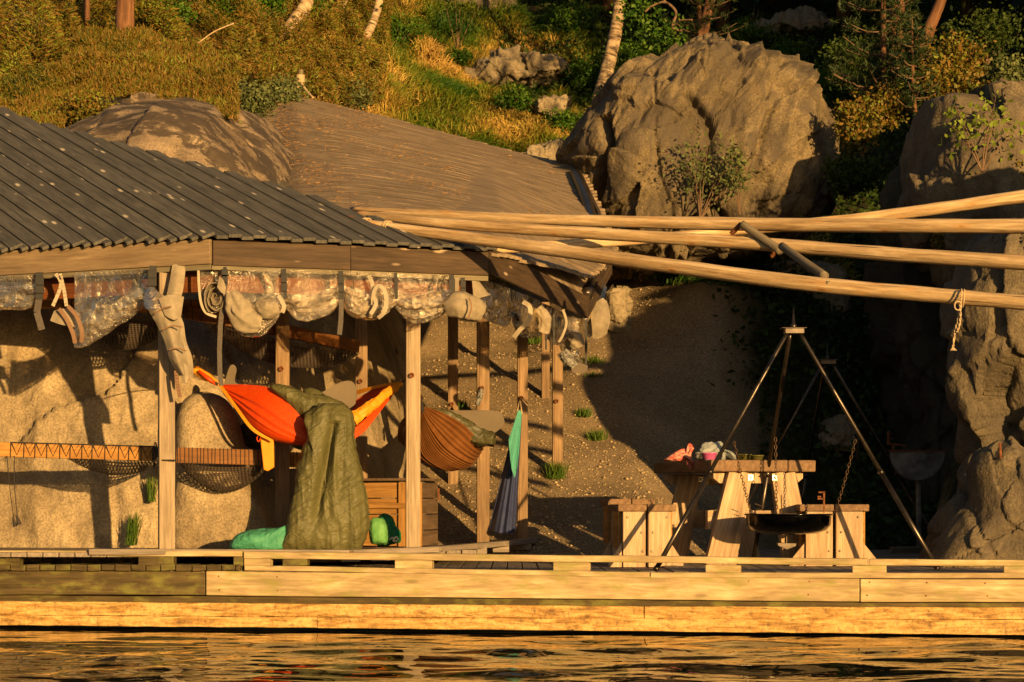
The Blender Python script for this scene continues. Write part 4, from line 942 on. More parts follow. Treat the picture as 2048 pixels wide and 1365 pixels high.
sheet([[P(286, 595, 17.0), P(300, 574, 16.98), P(318, 585, 16.98), (P(328, 600, 17.0))], [P(290, 618, 16.93), P(308, 620, 16.90), P(325, 615, 16.92), P(338, 610, 16.95)]], 'clear_film', M['film'], c1, 9)
sheet([[P(318, 598, 16.92), P(338, 590, 16.9), P(368, 594, 16.95)], [P(330, 632, 16.9), P(348, 640, 16.88), P(362, 635, 16.93)]], 'canvas_flap', M['canvas'], c1, 10)
sheet([[P(358, 735, 16.97), P(368, 728, 16.95), P(375, 732, 16.97)], [P(365, 765, 16.97), P(372, 768, 16.96), P(377, 755, 16.97)]], 'canvas_flap', M['canvas'], c1, 11)
for a in ([(310, 628), (326, 617), (342, 614)], [(325, 660), (345, 652), (362, 655)], [(338, 700), (352, 697), (372, 702)]): hem(c1, [(p[0], p[1], 16.86) for p in a], 3, 16.86, 'brownhem')
hem(c1, [(352, 742), (355, 770), (360, 795)], 8, 17.0, 'strapgrey' if False else 'brownhem')

c2 = curtain('long clear plastic curtain gathered by black straps under the middle fascia board', [(396, 532, 17.08), (600, 542, 17.2), (790, 548, 17.4), (965, 560, 17.75)],
             [([(452, 600, 17.08), (475, 625, 17.1), (505, 636, 17.1), (540, 622, 17.1), (568, 596, 17.12)], [20, 38, 40, 34, 16]),
              ([(570, 600, 17.15), (595, 612, 17.15), (625, 612, 17.2), (660, 600, 17.2), (683, 582, 17.25)], [14, 24, 28, 25, 12]),
              ([(684, 590, 17.25), (705, 603, 17.25), (735, 610, 17.3), (765, 603, 17.3), (790, 590, 17.35)], [16, 28, 32, 30, 15]),
              ([(791, 598, 17.38), (815, 612, 17.4), (845, 614, 17.4), (880, 605, 17.45), (903, 590, 17.5)], [16, 26, 30, 27, 14])], 0, 13)
for px, y, tl in [(448, 17.04, [(441, 650, 17.05), (439, 700, 17.05), (440, 750, 17.05), (443, 772, 17.05)]), (567, 17.1, None), (681, 17.22, [(682, 640, 17.2), (679, 670, 17.2)]), (791, 17.33, None), (903, 17.5, None)]:
    strap_at(c2, px, 534 + (px - 440) * .035, 598 if px != 448 else 572, y, 10 if px != 791 else 6, tail=tl, lean=2)
for a in ([(528, 545), (540, 565), (544, 582), (535, 586)], [(738, 552), (745, 570), (746, 590)]): hem(c2, a, 8, 17.2)
hem(c2, [(746, 610, 17.2), (748, 585, 17.17), (757, 572, 17.15), (768, 580, 17.14), (773, 600, 17.15), (768, 625, 17.17), (757, 636, 17.2)], 8, 17.16)
hem(c2, [(745, 590, 17.2), (752, 608, 17.17), (742, 628, 17.18)], 8, 17.16)
hem(c2, [(557, 592, 17.05), (568, 612, 17.03), (565, 625, 17.04)], 8, 17.05)
hem(c2, [(397, 536, 17.06), (398, 570, 17.05), (402, 605, 17.04), (412, 626, 17.04), (432, 634, 17.05)], 5, 17.05)
sheet([[P(400, 536, 17.08), P(420, 536, 17.08), P(447, 538, 17.08)], [P(402, 585, 17.08), P(422, 590, 17.1), P(448, 590, 17.08)], [P(412, 622, 17.06), P(425, 628, 17.06), P(440, 620, 17.06)]], 'clear_film', M['film'], c2, 14)
sp = []                                                   # the spiral end of the roll
for i in range(46): a = i * .36; rr_ = 28 - i * .5; sp.append(P(430 + rr_ * .82 * math.cos(a + 2.2), 596 + rr_ * 1.25 * math.sin(a + 2.2), 17.0 + .001 * i))
m = MB()
for i in range(len(sp) - 1): m.beam(sp[i], sp[i + 1], .10, .006, up=(0, 1, 0)) if False else m.add([sp[i], sp[i + 1], sp[i + 1] + Vector((.015, .14, 0)), sp[i] + Vector((.015, .14, 0))], [(0, 1, 2, 3)])
m.build('rolled_end', M['canvas'], c2, solid=.004)
sheet([[P(438, 553, 16.97), P(446, 560, 16.96), P(452, 575, 16.97)], [P(434, 575, 16.96), P(442, 585, 16.95), P(450, 590, 16.96)]], 'canvas_flap', M['canvas'], c2, 15)
pathroll([P(*p) for p in [(462, 585, 17.0), (472, 610, 17.0), (490, 638, 17.02), (520, 650, 17.04)]], [W(x, 17) for x in (10, 20, 24, 14)], 'canvas_roll', M['canvas'], c2, seed=18, wr=.4, crumple=.006)
pathroll([P(*p) for p in [(516, 605, 17.06), (535, 618, 17.03), (556, 612, 17.03)]], [W(x, 17) for x in (10, 20, 12)], 'canvas_roll', M['canvas'], c2, seed=19, wr=.4, crumple=.006)
pathroll([P(*p) for p in [(700, 612, 17.28), (722, 618, 17.28), (745, 614, 17.28)]], [W(x, 17) for x in (8, 16, 10)], 'canvas_roll', M['canvas'], c2, seed=20, wr=.5)
pathroll([P(*p) for p in [(893, 620, 17.45), (915, 612, 17.42), (940, 616, 17.45), (962, 626, 17.5)]], [W(x, 17.4) for x in (14, 26, 25, 17)], 'canvas_roll', M['canvas'], c2, seed=21, wr=.25, crumple=.004)
hem(c2, [(938, 596, 17.30), (943, 615, 17.27), (936, 638, 17.30)], 3, 17.3, 'brownhem')
sheet([[P(908, 556, 17.6), P(919, 556, 17.6)], [P(906, 585, 17.55), P(917, 595, 17.53)]], 'canvas_hem', M['canvas'], c2, 22); strap_at(c2, 925, 556, 600, 17.58, 9, lean=2)
c3 = curtain('crumpled clear curtain rolled under the short side eave, beside the corner', [(945, 560, 17.9), (985, 560, 18.0), (1060, 596, 19.0), (1130, 625, 19.9)],
             [([(960, 600, 18.0), (985, 608, 18.2), (1008, 612, 18.4), (1022, 618, 18.5)], [22, 38, 38, 18]), ([(1024, 622, 18.5), (1040, 634, 18.7), (1062, 640, 18.9), (1082, 640, 19.2)], [18, 34, 36, 20]),
              ([(1085, 640, 19.3), (1100, 652, 19.5), (1118, 658, 19.8), (1130, 655, 20.0)], [18, 30, 30, 20])], 0, 33)
sheet([[P(944, 562, 17.85), P(955, 560, 17.9), P(975, 585, 18.0)], [P(948, 602, 17.8), P(962, 596, 17.85), P(982, 590, 17.95)]], 'canvas_flap', M['canvas'], c3, 34)
for a in ([(1046, 604, 18.5), (1060, 615, 18.45), (1058, 640, 18.45), (1040, 660, 18.5), (1028, 675, 18.55)], [(1126, 620, 19.4), (1133, 645, 19.4), (1126, 670, 19.4), (1118, 684, 19.4)]): hem(c3, a, 9 if a[0][0] < 1100 else 5, 18.5)
pathroll([P(*p) for p in [(1075, 618, 19.0), (1088, 640, 19.0), (1085, 668, 19.0)]], [W(x, 19) for x in (8, 11, 9)], 'canvas_roll', M['canvas'], c3, seed=35, wr=.4)
pathroll([P(*p) for p in [(1030, 655, 18.6), (1045, 650, 18.6)]], [W(x, 19) for x in (8, 9)], 'canvas_roll', M['canvas'], c3, seed=36, wr=.4)
strap_at(c3, 1092, 625, 700, 19.4, 4); strap_at(c3, 1108, 630, 690, 19.4, 4)
c4 = curtain('dark lump of clear curtain hanging lowest at the far corner of the roof', [(1120, 630, 20.0), (1175, 640, 20.6)],
             [([(1118, 668, 20.1), (1135, 690, 20.2), (1152, 712, 20.3), (1160, 735, 20.3)], [18, 30, 30, 18])], 0, 43)
pathroll([P(*p) for p in [(1138, 672, 20.1), (1150, 682, 20.08), (1158, 696, 20.1)]], [W(x, 20) for x in (8, 16, 10)], 'canvas_roll', M['canvas'], c4, seed=44, wr=.5)
pathroll([P(*p) for p in [(1124, 705, 20.12), (1134, 722, 20.1), (1150, 735, 20.1)]], [W(x, 20) for x in (8, 10, 6)], 'stripe_flap', M['stripe'], c4, seed=45, wr=.5)
sheet([[P(1140, 730, 20.1), P(1158, 726, 20.1), P(1176, 732, 20.1)], [P(1145, 745, 20.05), P(1160, 748, 20.05), P(1174, 744, 20.05)]], 'canvas_flap', M['pad'], c4, 46)
strap_at(c4, 1172, 640, 730, 20.2, 4)
c5 = curtain('pale end of clear curtain hanging at the right corner of the brown roof', [(1165, 600, 21.0), (1215, 575, 21.6)],
             [([(1166, 640, 20.9), (1182, 645, 21.0), (1198, 632, 21.2)], [20, 28, 20]), ([(1190, 615, 21.2), (1200, 596, 21.3), (1204, 570, 21.4)], [16, 16, 10])], 0, 53)
sheet([[P(1180, 615, 21.0), P(1202, 598, 21.0), P(1214, 602, 21.05)], [P(1184, 650, 20.9), P(1205, 645, 20.9), P(1221, 636, 21.0)], [P(1186, 682, 20.95), P(1202, 676, 20.95), P(1214, 668, 21.0)]], 'canvas_flap', M['canvas'], c5, 54, amp=.05)

# ------------------------------------------------------------------ hammocks
h1 = thing('hammock', 'bright orange hammock with yellow edges, pulled down by a sleeping bag', 'hammock', P(620, 885, 18.3), 'hammocks hung between the posts')
hammock('hammock_cloth', [(438, 770, 18.35), (495, 770, 18.15), (545, 779, 17.98), (588, 818, 17.88), (632, 862, 17.86), (690, 862, 17.9), (722, 845, 17.95), (760, 806, 18.1), (800, 767, 18.3)],
        [(438, 772, 18.35), (470, 812, 18.2), (510, 860, 18.05), (560, 884, 18.0), (620, 890, 18.0), (680, 884, 18.05), (725, 862, 18.1), (765, 815, 18.2), (800, 769, 18.3)],
        [(438, 770, 18.37), (500, 775, 18.6), (560, 795, 18.8), (620, 815, 18.85), (680, 812, 18.8), (712, 800, 18.75), (735, 785, 18.7), (768, 774, 18.5), (800, 767, 18.3)], M['orange'], h1, pleats=15, seed=3)
def band(name, pts, wid, mat, parent, th=.006, up=None):
    m = MB(); pp = smoothpath([P(*p) for p in pts], 7); n_ = len(pp)
    for i in range(n_ - 1):
        w_ = W(np.interp(i / n_, np.linspace(0, 1, len(wid)), wid), 18.2); w1 = W(np.interp((i + 1) / n_, np.linspace(0, 1, len(wid)), wid), 18.2)
        d = (pp[i + 1] - pp[i]).normalized(); m.beam(pp[i], pp[i + 1] + d * .004, th, w_, up=d.cross(Vector((0, 1, 0))), h1=w1)
    return m.build(name, M[mat], parent)
band('yellow_edge', [(438, 768, 18.30), (470, 812, 18.10), (505, 858, 17.96), (545, 882, 17.93)], [7, 6, 7, 3], 'yellow', h1)
pathroll([P(*p) for p in [(704, 840, 17.86), (725, 826, 17.9), (748, 808, 17.97), (775, 786, 18.1), (801, 767, 18.25)]], [W(x, 18) for x in (11, 9, 8, 7, 4)], 'yellow_edge', M['yellow'], h1, n=22, wr=.5, seed=73, squash=.6, sub=12)
band('yellow_edge', [(712, 786, 18.72), (750, 775, 18.5), (800, 765, 18.3)], [9, 6, 4], 'yellow', h1)
m = MB(); pp = smoothpath([P(386, 737, 18.4), P(400, 746, 18.4), (P(420, 758, 18.38)), P(436, 769, 18.36)], 4); m.tube(pp, np.interp(np.linspace(0, 1, len(pp)), [0, .1, .5, .85, 1], [.018, .034, .038, .022, .014]), 12, rough=.14)
o = m.build('gathered_end', M['yellow'], h1, smooth=True)
m = MB(); m.tube([P(397, 742, 18.33), P(420, 760, 18.32), P(434, 770, 18.34)], [.012, .02, .012], 8, rough=.1); m.build('gathered_end', M['orange'], h1, smooth=True)
m = MB(); m.tube([P(436, 770, 18.33), P(430, 765, 18.33)], .012, 8); m.tube(smoothpath([P(386, 737, 18.4), P(360, 724, 18.0), P(338, 715, 17.4)]), .005, 6); m.tube([P(800, 767, 18.3), P(815, 758, 18.1), P(822, 750, 17.85)], .006, 6); m.build('hanging_cord', M['cord'], h1)
m = MB(); m.tube([P(800, 767, 18.3) - Vector((.03, 0, .02)), P(800, 767, 18.3) + Vector((.012, 0, .01))], [.022, .014], 10); m.build('gathered_end', M['yellow'], h1, smooth=True)
m = MB(); m.prism([P(519, 866, 18.0), P(547, 874, 18.0), P(548, 935, 18.0), P(535, 943, 18.0), P(527, 940, 18.0)], (0, .05, 0)); m.build('stuff_pocket', M['yellow'], h1, bevel=.008)
m = MB(); m.tube(smoothpath([P(521, 868, 17.98), P(514, 876, 17.98), P(517, 884, 17.98), P(522, 874, 17.97)], 5), .004, 6); m.build('drawstring', M['orange'], h1)

def pad(name, outline, Y, lab, th=.018, lean=(0, 0), bend=0.0):
    o2 = resample(outline, 60); m = MB(); c = o2.mean(0)
    fr = [P(p[0], p[1], Y + lean[0] * (p[0] - c[0]) / 100 + lean[1] * (p[1] - c[1]) / 100) for p in o2]
    m.prism(fr, (0, th, 0)); o = m.build(name, M['pad'], bevel=.004); return tag(o, lab, 'sleeping pad')
pad('sleeping_pad', [(590, 800), (640, 786), (680, 765), (703, 763), (713, 778), (712, 800), (708, 815), (690, 822), (650, 810), (610, 806)], 18.45, 'olive grey foam pad end standing up from the orange hammock behind the quilt', lean=(.15, 0))
pad('sleeping_pad', [(453, 750), (460, 732), (468, 730), (473, 740), (471, 765), (500, 775), (500, 790), (455, 790), (448, 772)], 18.62, 'narrow foam pad end sticking up at the left end of the orange hammock')
pad('sleeping_pad', [(868, 822), (930, 821), (992, 822), (1006, 832), (1008, 848), (998, 860), (978, 870), (940, 862), (885, 836)], 19.2, 'olive grey foam pad lying in the brown hammock')
pad('sleeping_pad', [(575, 1092), (577, 950), (583, 938), (605, 938), (640, 940), (640, 1092)], 18.95, 'plain foam pad leaning upright behind the hanging quilt')
pad('sleeping_pad', [(725, 810), (738, 798), (746, 796), (748, 800), (735, 812), (727, 816)], 18.5, 'small corner of foam pad showing inside the right side of the orange hammock')

def wrinkle(fr=(9, 9, 9), amp=.02, seed=1, dirv=None):
    def f(v):
        q = v * np.array(fr); wq = np.stack([fbm(q * .6 + k, 2, seed + k) for k in (1, 2, 3)], 1) * .8
        return amp * (.55 * fbm(q + wq, 3, seed, True) + .10) + amp * .16 * fbm(v * 24, 2, seed + 2, True)
    return f
qr = thing('quilt', 'shiny olive green quilted sleeping bag draped over the orange hammock down to the floor', 'sleeping bag', P(655, 1095, 17.75))
def qextra(v):
    x = v[:, 0]; z = v[:, 2]; d = .045 * fbm(v * [7, 4, 1.1], 3, 63, True) + .013 * fbm(np.stack([x * 4 + z * 3, v[:, 1] * 3, z * 17 - x * 12], 1), 3, 61, True)
    cx_ = -1.435 + .10 * (z - .8) - .03 * np.sin(z * 4)      # long crease down the middle
    d -= .085 * np.exp(-((x - cx_) / .035) ** 2) * np.clip((z - .25) * 4, 0, 1) * (z < 1.12)
    return d
blob('hanging_quilt', [(618, 870), (612, 838), (635, 818), (672, 812), (704, 830), (712, 880), (722, 920), (733, 985), (737, 1045), (728, 1085), (714, 1106), (650, 1108), (582, 1108), (562, 1100), (574, 1062), (580, 1015), (594, 960), (610, 905)],
     17.72, .17, .14, M['olive'], 340, 160, .03, 2.2, .5, 62, .0, parent=qr, extra=qextra)
blob('top_fold', [(541, 778), (556, 773), (585, 780), (612, 792), (650, 796), (690, 812), (706, 838), (700, 860), (670, 850), (640, 850), (610, 835), (585, 815), (560, 796)],
     17.98, .13, .22, M['olive'], 220, 100, .03, 2.5, .6, 64, .0, parent=qr, extra=wrinkle((11, 6, 6), .030, 65))
blob('top_fold', [(578, 825), (600, 822), (640, 838), (625, 862), (600, 850)], 18.1, .08, .1, M['olive'], 100, 50, .02, 3, .65, 66, .3, parent=qr, extra=wrinkle((9, 9, 9), .03, 67))

h2 = thing('hammock', 'brown hammock with thin radiating pleats hanging beside the tall middle post', 'hammock', P(905, 940, 19.0), 'hammocks hung between the posts')
hammock('hammock_cloth', [(842, 813, 18.3), (820, 826, 18.55), (800, 846, 18.9), (797, 880, 19.3), (830, 880, 19.9), (890, 830, 21.2), (904, 812, 22.0)],
        [(842, 813, 18.3), (836, 862, 18.5), (848, 912, 18.8), (900, 941, 19.2), (920, 915, 19.9), (912, 850, 21.2), (904, 812, 22.0)],
        [(842, 813, 18.3), (875, 822, 18.5), (925, 848, 18.75), (966, 888, 19.1), (960, 880, 19.9), (920, 840, 21.2), (904, 812, 22.0)], M['brownnylon'], h2, pleats=31, amp=.011, seed=7, nv=220)
m = MB(); m.tube(smoothpath([P(824, 752, 17.98), P(834, 775, 18.1), P(841, 800, 18.25), P(843, 815, 18.3)]), .008, 8); m.tube([P(843, 806, 18.28), P(844, 822, 18.34)], [.012, .022], 8); m.build('hanging_cord', M['cord'], h2)
b = pathroll([P(*p) for p in [(862, 822, 18.75), (895, 836, 18.85), (930, 856, 18.9), (958, 876, 18.92), (988, 880, 18.9)]], [W(x, 18.9) for x in (5, 11, 13, 15, 12)], 'sleeping_bag', M['olivedark'], None, n=26, wr=.35, seed=71, sub=14)
tag(b, 'dark olive sleeping bag bulging out over the rim of the brown hammock', 'sleeping bag')
h3 = thing('hammock', 'blue hammock with a turquoise edge hanging loose from the post hook', 'hammock', P(1015, 1062, 19.7), 'hammocks hung between the posts')
def fan(name, top, bots, mat, parent, n=60, k=40, amp=.018, seed=1, depth=.12):
    V = np.zeros((k, n, 3))
    for i in range(n):
        t = i / (n - 1); a = P(*top[0]).lerp(P(*top[1]), t); pb = smoothpath([P(*b_) for b_ in bots], 10); x = t * (len(pb) - 1); b_ = pb[int(x)].lerp(pb[min(int(x) + 1, len(pb) - 1)], x - int(x))
        for j in range(k):
            s = j / (k - 1); p = a.lerp(b_, s); off = (math.sin(t * 40 + seed) * .7 + math.sin(t * 23 + 2) * .6 + abs(math.sin(t * 9))) * amp * (s ** .6)
            V[j, i] = (p.x + .1 * off, p.y - off - depth * math.sin(t * math.pi) * s, p.z)
    return np_mesh(name, V.reshape(-1, 3), grid_faces(k, n), M[mat], parent, smooth=True, grain=V.reshape(-1, 3))
fan('hammock_cloth', [(1034, 826, 20.0), (1044, 828, 20.05)], [(977, 1058, 19.65), (1000, 1066, 19.55), (1024, 1066, 19.6), (1032, 1060, 19.9)], 'blue', h3)
fan('turquoise_edge', [(1036, 822, 19.98), (1044, 820, 20.02)], [(1017, 880, 19.62), (1022, 930, 19.60), (1030, 955, 19.62), (1038, 905, 19.78)], 'teal', h3, amp=.010, depth=.03, n=40)

m = MB(); m.tube([P(1034, 826, 20.0), P(1040, 798, 19.98), P(1044, 828, 20.0)], .006, 6); m.tube(smoothpath([P(1043, 797, 19.98), P(1050, 806, 19.98), P(1056, 812, 19.98)]), .004, 6); m.build('hanging_cord', M['rope'], h3)
m = MB(); m.tube(smoothpath([P(965, 778, 19.55), P(960, 790, 19.52), P(955, 812, 19.52)], 5), [.012, .012, .016, .02, .025, .025, .025, .022, .022, .02, .01], 8, rough=.15)
tag(m.build('twisted_strap', M['stripe'], smooth=True), 'twisted dark strap hanging from the hook of the post beyond the brown hammock', 'strap')

# ------------------------------------------------------------------ laced bunk beams with nets
def bunk(lab, pts, hpx, mat, lace, net, cord_dense=True, seed=1):
    r = thing('net_bunk', lab, 'net bunk', P(*pts[0]), 'net bunks under the roof')
    m = MB(); P0 = [P(*p) for p in pts]
    for i in range(len(P0) - 1): m.beam(P0[i], P0[i + 1], .06, W(hpx, pts[0][2]))
    m.build('side_beam', M[mat], r, bevel=.006)
    a, b, mode, step = lace; m = MB(); x = a; rnd = random.Random(seed)
    def ht(px): # beam centre row and depth at a column
        for i in range(len(pts) - 1):
            if px <= pts[i + 1][0] or i == len(pts) - 2:
                t = (px - pts[i][0]) / (pts[i + 1][0] - pts[i][0]); return lerp(pts[i][1], pts[i + 1][1], t), lerp(pts[i][2], pts[i + 1][2], t)
    while x < b:
        cy, yy = ht(x); f_ = yy - .036; h = hpx / 2 + 1; j = rnd.uniform(-1, 1)
        if mode == 'zig':
            m.tube([P(x + j, cy - h, f_), P(x + step * .5, cy + h * .7, f_), P(x + step + j, cy - h, f_)], .0035, 5); m.tube([P(x, cy - h, f_ - .004), P(x - 1, cy + h + 1, f_ - .004)], .0035, 5)
            m.tube([P(x + 2, cy - h + 2, f_), P(x + step * .3, cy - 1, f_), P(x + step * .7, cy - h + 3, f_)], .002, 5)
        else: m.tube([P(x + j, cy - h, f_ + .004), P(x + j + rnd.uniform(-1, 1), cy + h, f_ + .004)], .0038, 5)
        x += step * rnd.uniform(.85, 1.15)
    if mode == 'zig':
        c0, y0 = ht(a); c1, y1 = ht(b); m.tube([P(a, c0 - hpx / 2, y0 - .036), P(b, c1 - hpx / 2, y1 - .036)], .005, 5)
    m.build('lacing', M['cord'], r)
    V = np.zeros((40, 20, 3)); Gx = np.zeros((40, 20, 3)); na, nb, sag, dep = net
    for i in range(40):
        t = i / 39; px = lerp(na, nb, t); cy, yy = ht(px)
        for j in range(20):
            s = j / 19; p0_ = P(px, cy + hpx * .3, yy); sg = W(sag, yy) * (math.sin(math.pi * t) ** .7) * math.sin(math.pi * (.06 + .88 * s))
            V[i, j] = (p0_.x, p0_.y + dep * s, p0_.z - sg); Gx[i, j] = (p0_.x, sg + s * dep, 0)
    np_mesh('net', V.reshape(-1, 3), grid_faces(40, 20), M['net'], r, smooth=True, grain=Gx.reshape(-1, 3))
    return r
bunk('bright laced beam of a net bunk at far left, left of the first post', [(-40, 898, 17.75), (310, 908, 17.75)], 29, 'bunk', (22, 308, 'zig', 24), (120, 318, 36, .7), seed=1)
bunk('dark laced beam of a net bunk with a sagging net behind the first post', [(352, 911, 18.1), (532, 916, 18.25)], 31, 'bunkdark', (354, 530, 'v', 8), (350, 530, 62, .5), seed=2)
bunk('short bunk beam end seen between the dark post and the quilt', [(562, 919, 18.95), (700, 924, 19.0)], 30, 'bunk', (575, 600, 'v', 7), (580, 690, 20, .4), seed=3)
bunk('upper bunk beam seen through the clear curtain at far left', [(-60, 600, 18.35), (110, 602, 18.35), (430, 618, 18.5)], 30, 'bunk', (130, 425, 'v', 15), (110, 350, 80, .5), seed=4)
bunk('upper bunk beam running back behind the second post', [(370, 625, 18.3), (560, 660, 18.8), (715, 694, 19.4)], 26, 'bunkdark', (375, 712, 'v', 8), (400, 715, 62, .4), seed=5)
m = MB(); m.tube(smoothpath([P(14, 912, 17.7), P(20, 980, 17.68), P(28, 1040, 17.68)]), .0035, 5); m.tube(smoothpath([P(29, 912, 17.7), P(29, 970, 17.68), P(35, 1035, 17.68)]), .0035, 5)
m.tube([P(26, 1035, 17.68), P(30, 1054, 17.68)], [.006, .018], 7); m.tube([P(33, 1030, 17.67), P(38, 1050, 17.67)], [.006, .022], 7)
tag(m.build('cord', M['cord']), 'two thin dark cords dangling below the bright bunk beam at far left', 'cord')
m = MB(); rr = random.Random(4)
for k in range(14):
    c = P(312 + rr.uniform(-4, 5), 890 + rr.uniform(0, 35), 17.68); m.tube(smoothpath([c + Vector((rr.uniform(-.02, .02), rr.uniform(-.02, .01), rr.uniform(-.05, .05))) for _ in range(4)], 4), .004, 5)
m.tube([P(312, 921, 17.2), P(352, 921, 17.16)], .006, 5)
tag(m.build('knotted_cord', M['cord']), 'knot of dark cord tying the bunk beam to the first post', 'cord')

# ------------------------------------------------------------------ bags, chest, crate
tag(blob('cloth_bag', [(458, 1096), (470, 1078), (490, 1068), (520, 1064), (560, 1056), (580, 1050), (590, 1075), (585, 1100), (520, 1103), (475, 1102)], 17.75, .16, .2, M['tealcloth'], 200, 90, .025, 2.5, .5, 81, .0, extra=wrinkle((5, 5, 7), .035, 82)), 'crumpled blue-green cloth heap on the floor left of the hanging quilt', 'cloth')
tag(blob('cloth_bag', [(742, 1085), (742, 1050), (748, 1038), (765, 1040), (776, 1058), (774, 1086), (758, 1088)], 18.25, .1, .14, M['lightgreen'], 120, 60, .02, 2.5, .5, 83, .0, extra=wrinkle((6, 6, 6), .02, 84)), 'light green cloth bag between the quilt and the dark green bag', 'bag')
gb = thing('cloth_bag', 'dark green drawstring bag with a white cord bow, in front of the chest', 'bag', P(780, 1086, 18.4))
blob('bag_body', [(756, 1086), (758, 1045), (766, 1032), (780, 1036), (788, 1052), (796, 1064), (797, 1082), (784, 1086)], 18.4, .12, .15, M['green'], 140, 70, .02, 2.5, .5, 85, .0, parent=gb, extra=wrinkle((6, 6, 6), .035, 86))
m = MB()
for a in ([(780, 1080), (784, 1076), (790, 1078), (786, 1082), (794, 1084)], [(786, 1080), (792, 1074), (796, 1080), (788, 1084)]): m.tube(smoothpath([P(p[0], p[1], 18.24) for p in a], 4), .006, 6)
m.build('cord_bow', M['whitepaint'], gb)
tag(blob('dark_bundle', [(482, 880), (478, 862), (492, 850), (520, 846), (545, 856), (548, 880), (536, 892), (500, 893)], 18.95, .1, .12, M['bagdark'], 100, 50, .03, 2.5, .6, 87, .3, extra=wrinkle((6, 6, 6), .04, 88)), 'black bundle lying on the bunk net below the orange hammock', 'bundle')
ch = thing('storage_chest', 'wooden plank storage chest with a lid, half hidden by the tall middle post', 'chest', P(820, 1085, 19.4))
z0, z1 = .13, P(0, 962, 19.1).z
a_, b_, c_ = Vector((P(690, 0, 19.35).x, 19.35, 0)), Vector((P(838, 0, 19.0).x, 19.0, 0)), Vector((P(876, 0, 19.75).x, 19.75, 0))
n_ = 4; hh = (z1 - z0 - .012) / n_
for side, (s0, s1, mt) in enumerate([(a_, b_, 'chest'), (b_, c_, 'chestgrey')]):
    m = MB(); inset = ((s1 - s0).normalized().cross(Vector((0, 0, 1)))) * -.012
    for k in range(n_):
        zc = z0 + hh * (k + .5); m.beam(s0 + inset + Vector((0, 0, zc)), s1 + inset + Vector((0, 0, zc)), .024, hh - .008)
    m.build('plank_side', M[mt], ch, bevel=.004)
m = MB(); d_ = (b_ - a_).normalized(); out_ = d_.cross(Vector((0, 0, 1))) * .012
for s_ in (.80, .985): q_ = a_.lerp(b_, s_) + out_; m.beam(q_ + Vector((0, 0, z0)), q_ + Vector((0, 0, z1 - .012)), .022, .085, up=d_)
q_ = .5
m.beam(a_ + out_ * 1.9 + Vector((0, 0, z0 + (z1 - z0) * .62)), a_.lerp(b_, .96) + out_ * 1.9 + Vector((0, 0, z0 + (z1 - z0) * .62)), .02, .045); m.build('cleat', M['chest'], ch, bevel=.003)
m = MB(); top4 = [a_, b_, c_, c_ + (a_ - b_)]; cen_ = sum(top4, Vector()) / 4
m.prism([Vector((p.x, p.y, z1)) + (p - cen_).normalized() * .03 for p in top4], (0, 0, .022)); m.build('lid', M['chestgrey'], ch, bevel=.004)
m = MB(); q_ = b_.lerp(c_, .85) + Vector((.03, -.02, z1 - .06)); m.tube([q_, q_ - Vector((0, 0, .10))], .008, 6); m.build('latch', M['rust'], ch)
cr = thing('plastic_crate', 'black plastic crate with an orange lid edge beside the hanging quilt', 'crate', P(735, 1088, 18.3))
m = MB(); c0 = P(715, 1088, 18.35); c1 = P(748, 1088, 18.35); hgt = W(76, 18.3)
m.beam(c0 + Vector((0, 0, .01)) + Vector((.03, .15, 0)), c0 + Vector((.03, .15, hgt)), .24, .3, w1=.27, h1=.34); m.build('crate_body', M['crateblack'], cr, bevel=.01)
m = MB(); m.beam(c0 + Vector((.03, .15, hgt * .78)), c0 + Vector((.03, .15, hgt * .96)), .30, .37); 
for k in range(7): q_ = c0 + Vector((-.08 + k * .038, -.035, 0)); m.beam(q_ + Vector((0, 0, hgt * .3)), q_ + Vector((0, 0, hgt * .8)), .012, .02)
m.build('rim', M['crateblack'], cr, bevel=.006)
m = MB(); m.beam(c0 + Vector((.03, .15, hgt)), c0 + Vector((.03, .15, hgt + .02)), .29, .36); m.build('lid', M['crateorange'], cr, bevel=.005)

# ------------------------------------------------------------------ table and stools
def frame2(o, a):                                        # local frame: x right, y away, rotated about z
    ca, sa = math.cos(a), math.sin(a)
    return lambda x, y, z: Vector((o[0] + x * ca - y * sa, o[1] + x * sa + y * ca, z))
def bolt(mb, p, r=.012):
    mb.tube([p, p - Vector((0, .010, 0))], [r, r * .6], 8)
to = P(1527, 0, 17.95); zt = .0
tb_ = thing('picnic_table', 'heavy timber picnic table standing behind the black tripod, seen end-on', 'table', (to.x, 18.7, 0))
L_ = frame2((to.x, 17.95), .20)
ztop = P(0, 920, 17.95).z
m = MB()
for k, (x0, x1) in enumerate([(-.435, -.215), (-.213, -.008), (-.006, .20), (.203, .43)]):
    m.beam(L_((x0 + x1) / 2, -.02 + .012 * (k % 2), ztop - .048), L_((x0 + x1) / 2, 1.72 + .02 * k, ztop - .048 + .01), (x1 - x0), .092)
m.build('table_top', M['tabletop'], tb_, bevel=.010)
